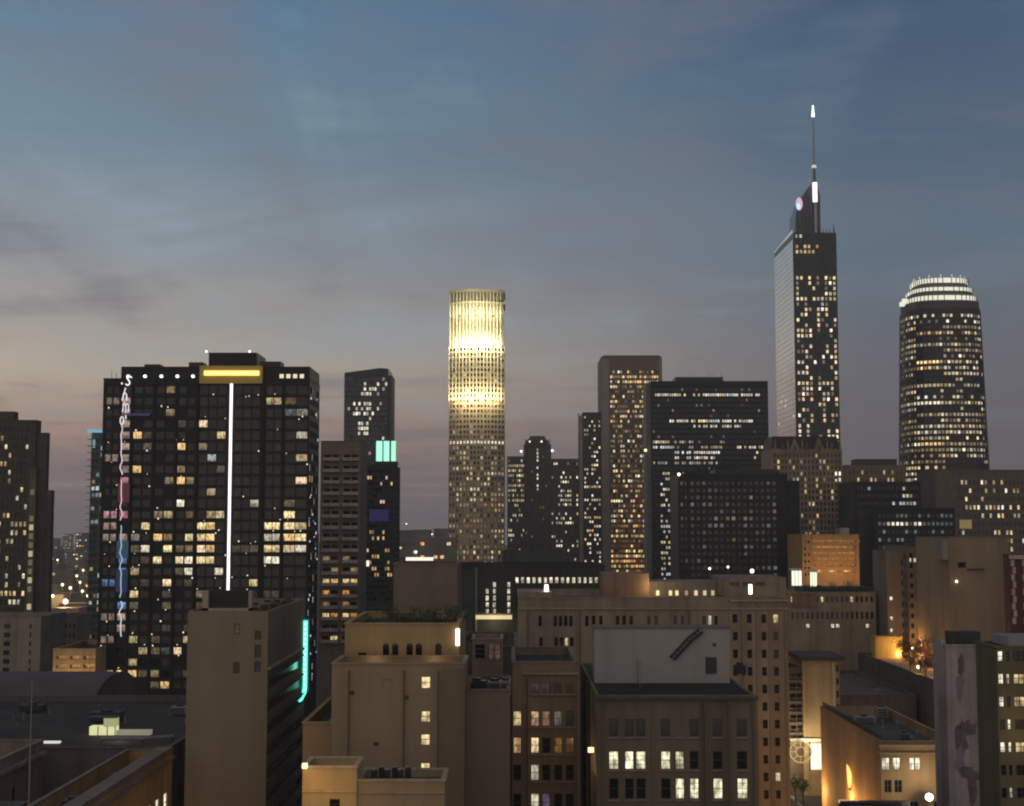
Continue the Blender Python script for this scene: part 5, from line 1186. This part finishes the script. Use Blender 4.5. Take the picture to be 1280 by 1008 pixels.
# wall lamp added on the side wall, for warm light from the neighbouring windows
for a in (8, 20, 30): MB().box(b.pts[0][0]-.3, b.pts[0][0]-.02, a, a+.5, 10, b.zt-.3).build('pilaster', FB, r31)
light('side_fill_lamp', (b.pts[0][0]-1.6, 6, b.z(962)), 140, (1, .65, .28), .25, r31)
x = b.pts[0][0]-.5; MB().box(x-.25, x+.45, 5.8, 6.2, b.z(950), b.z(944)).build('wall_lamp', emis('added_lamp_amber', (1, .7, .3), 2.5, False), r31)
zrf = b.zt-.25
GP_ = wallmat('penthouse_grey', (.33, .315, .30), .10, .08, .9, .12)
X0, X1 = gx(743, 820, 196), gx(912, 820, 196); zt_ = gz(786, 196)
t = thing('rooftop_penthouse', 'plain grey windowless rooftop box with diagonal ladder on the nearest office block', 'rooftop room', ((X0+X1)/2, 196, zrf)); cxp = t.location.x
MB().box(X0-cxp, X1-cxp, 0, 5, .004, zt_-zrf).build('wall', GP_, t); MB().box(X0-cxp-.15, X1-cxp+.15, -.15, 5.15, zt_-zrf+.004, zt_-zrf+.2).build('roof_edge', wallmat('edge_grey', (.15, .14, .14), .1, .3, .8), t)
def lad(px, py): x, z = P(px, py, 195.6); return (x-cxp, -.35, z-zrf)
m = MB().tube([lad(838, 822), lad(861, 797), lad(874, 787)], .16, 5); m.tube([lad(843, 825), lad(866, 800), lad(879, 790)], .16, 5)
for q in range(9): u = q/8; a, c = Vector(lad(839, 821)), Vector(lad(872, 788.5)); p = a.lerp(c, u); m.tube([p, p+Vector((.5, 0, -.35))], .07, 4)
m.build('ladder', wallmat('ladder_dark', (.04, .035, .035), .1, .5, .7), t, kind='stuff')
x, z = P(889, 832, 195.9); MB().box(x-cxp-.75, x-cxp+.75, -.1, -.004, z-zrf-1.1, z-zrf+1.1).build('louvre_door', DARKM, t)
x, z = P(893, 806, 195.9); MB().box(x-cxp-.22, x-cxp+.22, -.1, -.004, z-zrf-.2, z-zrf+.2).build('vent', DARKM, t)
MB().tube([(gx(797, 845, 195)-cxp, -.9, 0), (gx(797, 845, 195)-cxp, -.9, 3.4)], .05, 5).build('pipe', DARKM, t)
m = MB()
for q in range(40): x = gx(748+q*5, 940, 180)
for k, (px, D, w, h, lab) in enumerate(((925, 206, 1.6, 1.5, 'grey roof unit right of the windowless rooftop box'), (733, 203, .1, .1, ''))):
    if lab: x, _ = P(px, 860, D); roofbox(lab, 'roof unit', x, D, zrf, w, 1.5, h, DARKM)

# bottom centre: floodlit low building
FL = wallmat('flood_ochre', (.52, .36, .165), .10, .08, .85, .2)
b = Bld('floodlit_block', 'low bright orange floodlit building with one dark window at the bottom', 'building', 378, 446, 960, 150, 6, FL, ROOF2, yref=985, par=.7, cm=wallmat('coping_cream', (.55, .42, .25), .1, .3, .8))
b.wpx(412, 425, 999, 1012, None, 'w'); r35 = b.done(); b.bpx('stringcourse', 378, 446, 988, 990, -.25, -.02, wallmat('coping_cream', (0, 0, 0)))
light('flood_lamp_light', (b.pts[0][0]+1.2, -2.6, b.z(975)), 95, (1, .6, .2), .3, r35); light('flood_lamp_light', (b.pts[0][0]+3.6, -4.5, b.z(1000)), 110, (1, .62, .22), .3, r35)
x, z = P(381, 957, 149.6); MB().box(x-b.cx-.25, x-b.cx+.25, -.6, -.15, z-.3, z+.2).build('flood_fixture', emis('fixture_amber', (1, .72, .35), 2.2, False), r35)
b = Bld('floodlit_annex', 'dimmer right annex of the floodlit low building with roof barrels', 'building', 446.6, 556, 977, 150.2, 7, wallmat('annex_ochre', (.36, .255, .15), .12, .08, .85, .2), ROOF, yref=990, par=.7, cm=wallmat('coping_tan', (.42, .32, .21), .1, .3, .8)); r = b.done(); b.bpx('stringcourse', 447, 555.8, 990, 991.6, -.2, -.02, wallmat('coping_tan', (0, 0, 0)))
zb = b.zt-.7
for k in range(6):
    px = 468+k*8.2; x, _ = P(px, 970, 153); t = thing('roof_barrel', 'dark round water barrel in the row on the floodlit annex roof', 'barrel', (x, 152.6+(k % 2)*1.6, zb), 'barrels on the annex roof')
    MB().cyl(0, 0, 0, 1.5, .32, .32, 12).build('drum', DARKM, t); MB().cyl(0, 0, 1.504, 1.6, .34, .3, 12).build('lid', GU, t)

# ------------------------------------------------------------------ fire escapes, aerials and tanks on the roofs
def aerial(x, y, z, h, lab, group=None):
    t = thing('roof_aerial', lab, 'aerial', (x, y, z), group); MB().cyl(0, 0, 0, h, .05, .03, 6).build('mast', METAL, t); m = MB()
    for q in range(4): m.box(-.6+q*.08, .6-q*.08, -.02, .02, h*.7+q*.3, h*.7+q*.3+.04)
    m.build('crossbar', METAL, t, kind='stuff')
aerial(gx(560, 830, 190), 190, gz(831, 170)-1.1, 3.2, 'thin aerial on the roof of the plain ochre block')
aerial(gx(800, 860, 190), 190, zrf, 3.6, 'thin aerial in front of the windowless rooftop box')
aerial(gx(700, 825, 205), 205, gz(829, 196)-1.0, 3.0, 'thin aerial on the brown apartment building roof')

# ducts, tanks, pipes and wall fittings that break up the plain blocks
def duct(lab, pts, r, grp=None):
    t = thing('roof_duct', lab, 'duct', pts[0], grp); p0 = Vector(pts[0]); MB().tube([Vector(p)-p0 for p in pts], r, 8).build('pipe', GU, t); m = MB()
    for p in pts: q = Vector(p)-p0; m.box(q.x-.08, q.x+.08, q.y-.3, q.y+.3, q.z-.6, q.z-r-.01)
    m.build('support', DARKM, t, kind='stuff')
z = gz(748, 290)-1.4
duct('long silver duct running across the stone hotel roof left of the roof houses', [(12, 300, z+.7), (16, 300, z+.7), (20, 301, z+.7)], .4)
def tank(lab, x, y, z, r, h):
    t = thing('water_tank', lab, 'water tank', (x, y, z)); MB().cyl(0, 0, .8, .8+h, r, r, 16).build('drum', wallmat('tank_wood', (.15, .10, .07), .2, 1, .8, .5), t); MB().cyl(0, 0, .804+h, h+1.5, r*1.05, .05, 16).build('lid', DARKM, t)
    for a in range(4): MB().box(r*.6*math.cos(a*1.57+.8)-.08, r*.6*math.cos(a*1.57+.8)+.08, r*.6*math.sin(a*1.57+.8)-.08, r*.6*math.sin(a*1.57+.8)+.08, 0, .796).build('leg', DARKM, t)
zr2 = 28.6
roofbox('large flat air handler in the middle of the broad dark roof', 'roof unit', -66, 238, zr2, 5, 3, 1.6, DARKM)
roofbox('small square air handler at the right end of the broad dark roof', 'roof unit', -56, 246, zr2, 2.4, 2, 1.5, GU)
roofbox('low air handler at the far left of the broad dark roof', 'roof unit', -82, 250, zr2, 4, 2.4, 1.3, DARKM)
roofbox('small exhaust unit on the long parapet block roof', 'roof unit', -47, 176, 29.6, 1.6, 1.6, 1.1, GU)
roofbox('square exhaust unit nearest the camera on the long parapet block roof', 'roof unit', -47.2, 158, 29.6, 2.0, 1.8, 1.3, DARKM)
duct('long dark duct lying along the sunken roof beside the long pale parapet', [(-54, 158, 25.1), (-54, 168, 25.1), (-56, 176, 25.1)], .35)
duct('pale duct crossing the broad dark roof beside the glass roof shed', [(-60, 214, zr2+.7), (-54, 214, zr2+.7), (-50, 216, zr2+.7)], .3)
def fitting(root, name, x0, x1, z0, z1, mat, d=.18):
    MB().box(x0, x1, -d, -.005, z0, z1).build(name, mat, root)
PIPE = wallmat('drain_brown', (.12, .09, .07), .1, .4, .7)
for rt, D, yr, pxs, zb_ in ((r33, 170, 920, (436, 505, 548), 0), (r31, 180, 940, (878, 941), 0), (r30, 290, 800, (660, 725, 862), 0), (r32, 196, 920, (659,), 0)):
    for px in pxs:
        x = gx(px, yr, D)-rt.location.x; MB().cyl(x, -.3, 0, gz({170: 838, 180: 880, 290: 764, 196: 848}[D], D), .09, .09, 6).build('drain_pipe', PIPE, rt)
for px, py in ((440, 866), (470, 930), (508, 872)): x, z = P(px, py, 170); fitting(r33, 'wall_vent', x-r33.location.x-.25, x-r33.location.x+.25, z-.2, z+.2, DARKM, .08)

rq = random.Random(91)
for k in range(16):
    x, y = rq.uniform(-92, -52), rq.uniform(216, 258)
    t = thing('roof_vent', 'small dark pipe vent with cap on the broad dark roof', 'roof vent', (x, y, 28.604), 'small vents on the broad dark roof')
    h = rq.uniform(.5, 1.3); MB().cyl(0, 0, 0, h, .22, None, 8).build('pipe', METAL, t); MB().cyl(0, 0, h+.004, h+.2, .36, .1, 8).build('cap', DARKM, t)
for k in range(7):
    x, y = rq.uniform(66, 75), 256+k*5.6
    t = thing('roof_vent', 'small pipe vent with cap on the orange lit corner building roof', 'roof vent', (x, y, r27.location.z+zt0-1.59), 'small vents on the corner building roof')
    h = rq.uniform(.5, 1.1); MB().cyl(0, 0, 0, h, .2, None, 8).build('pipe', METAL, t); MB().cyl(0, 0, h+.004, h+.2, .34, .1, 8).build('cap', GU, t)
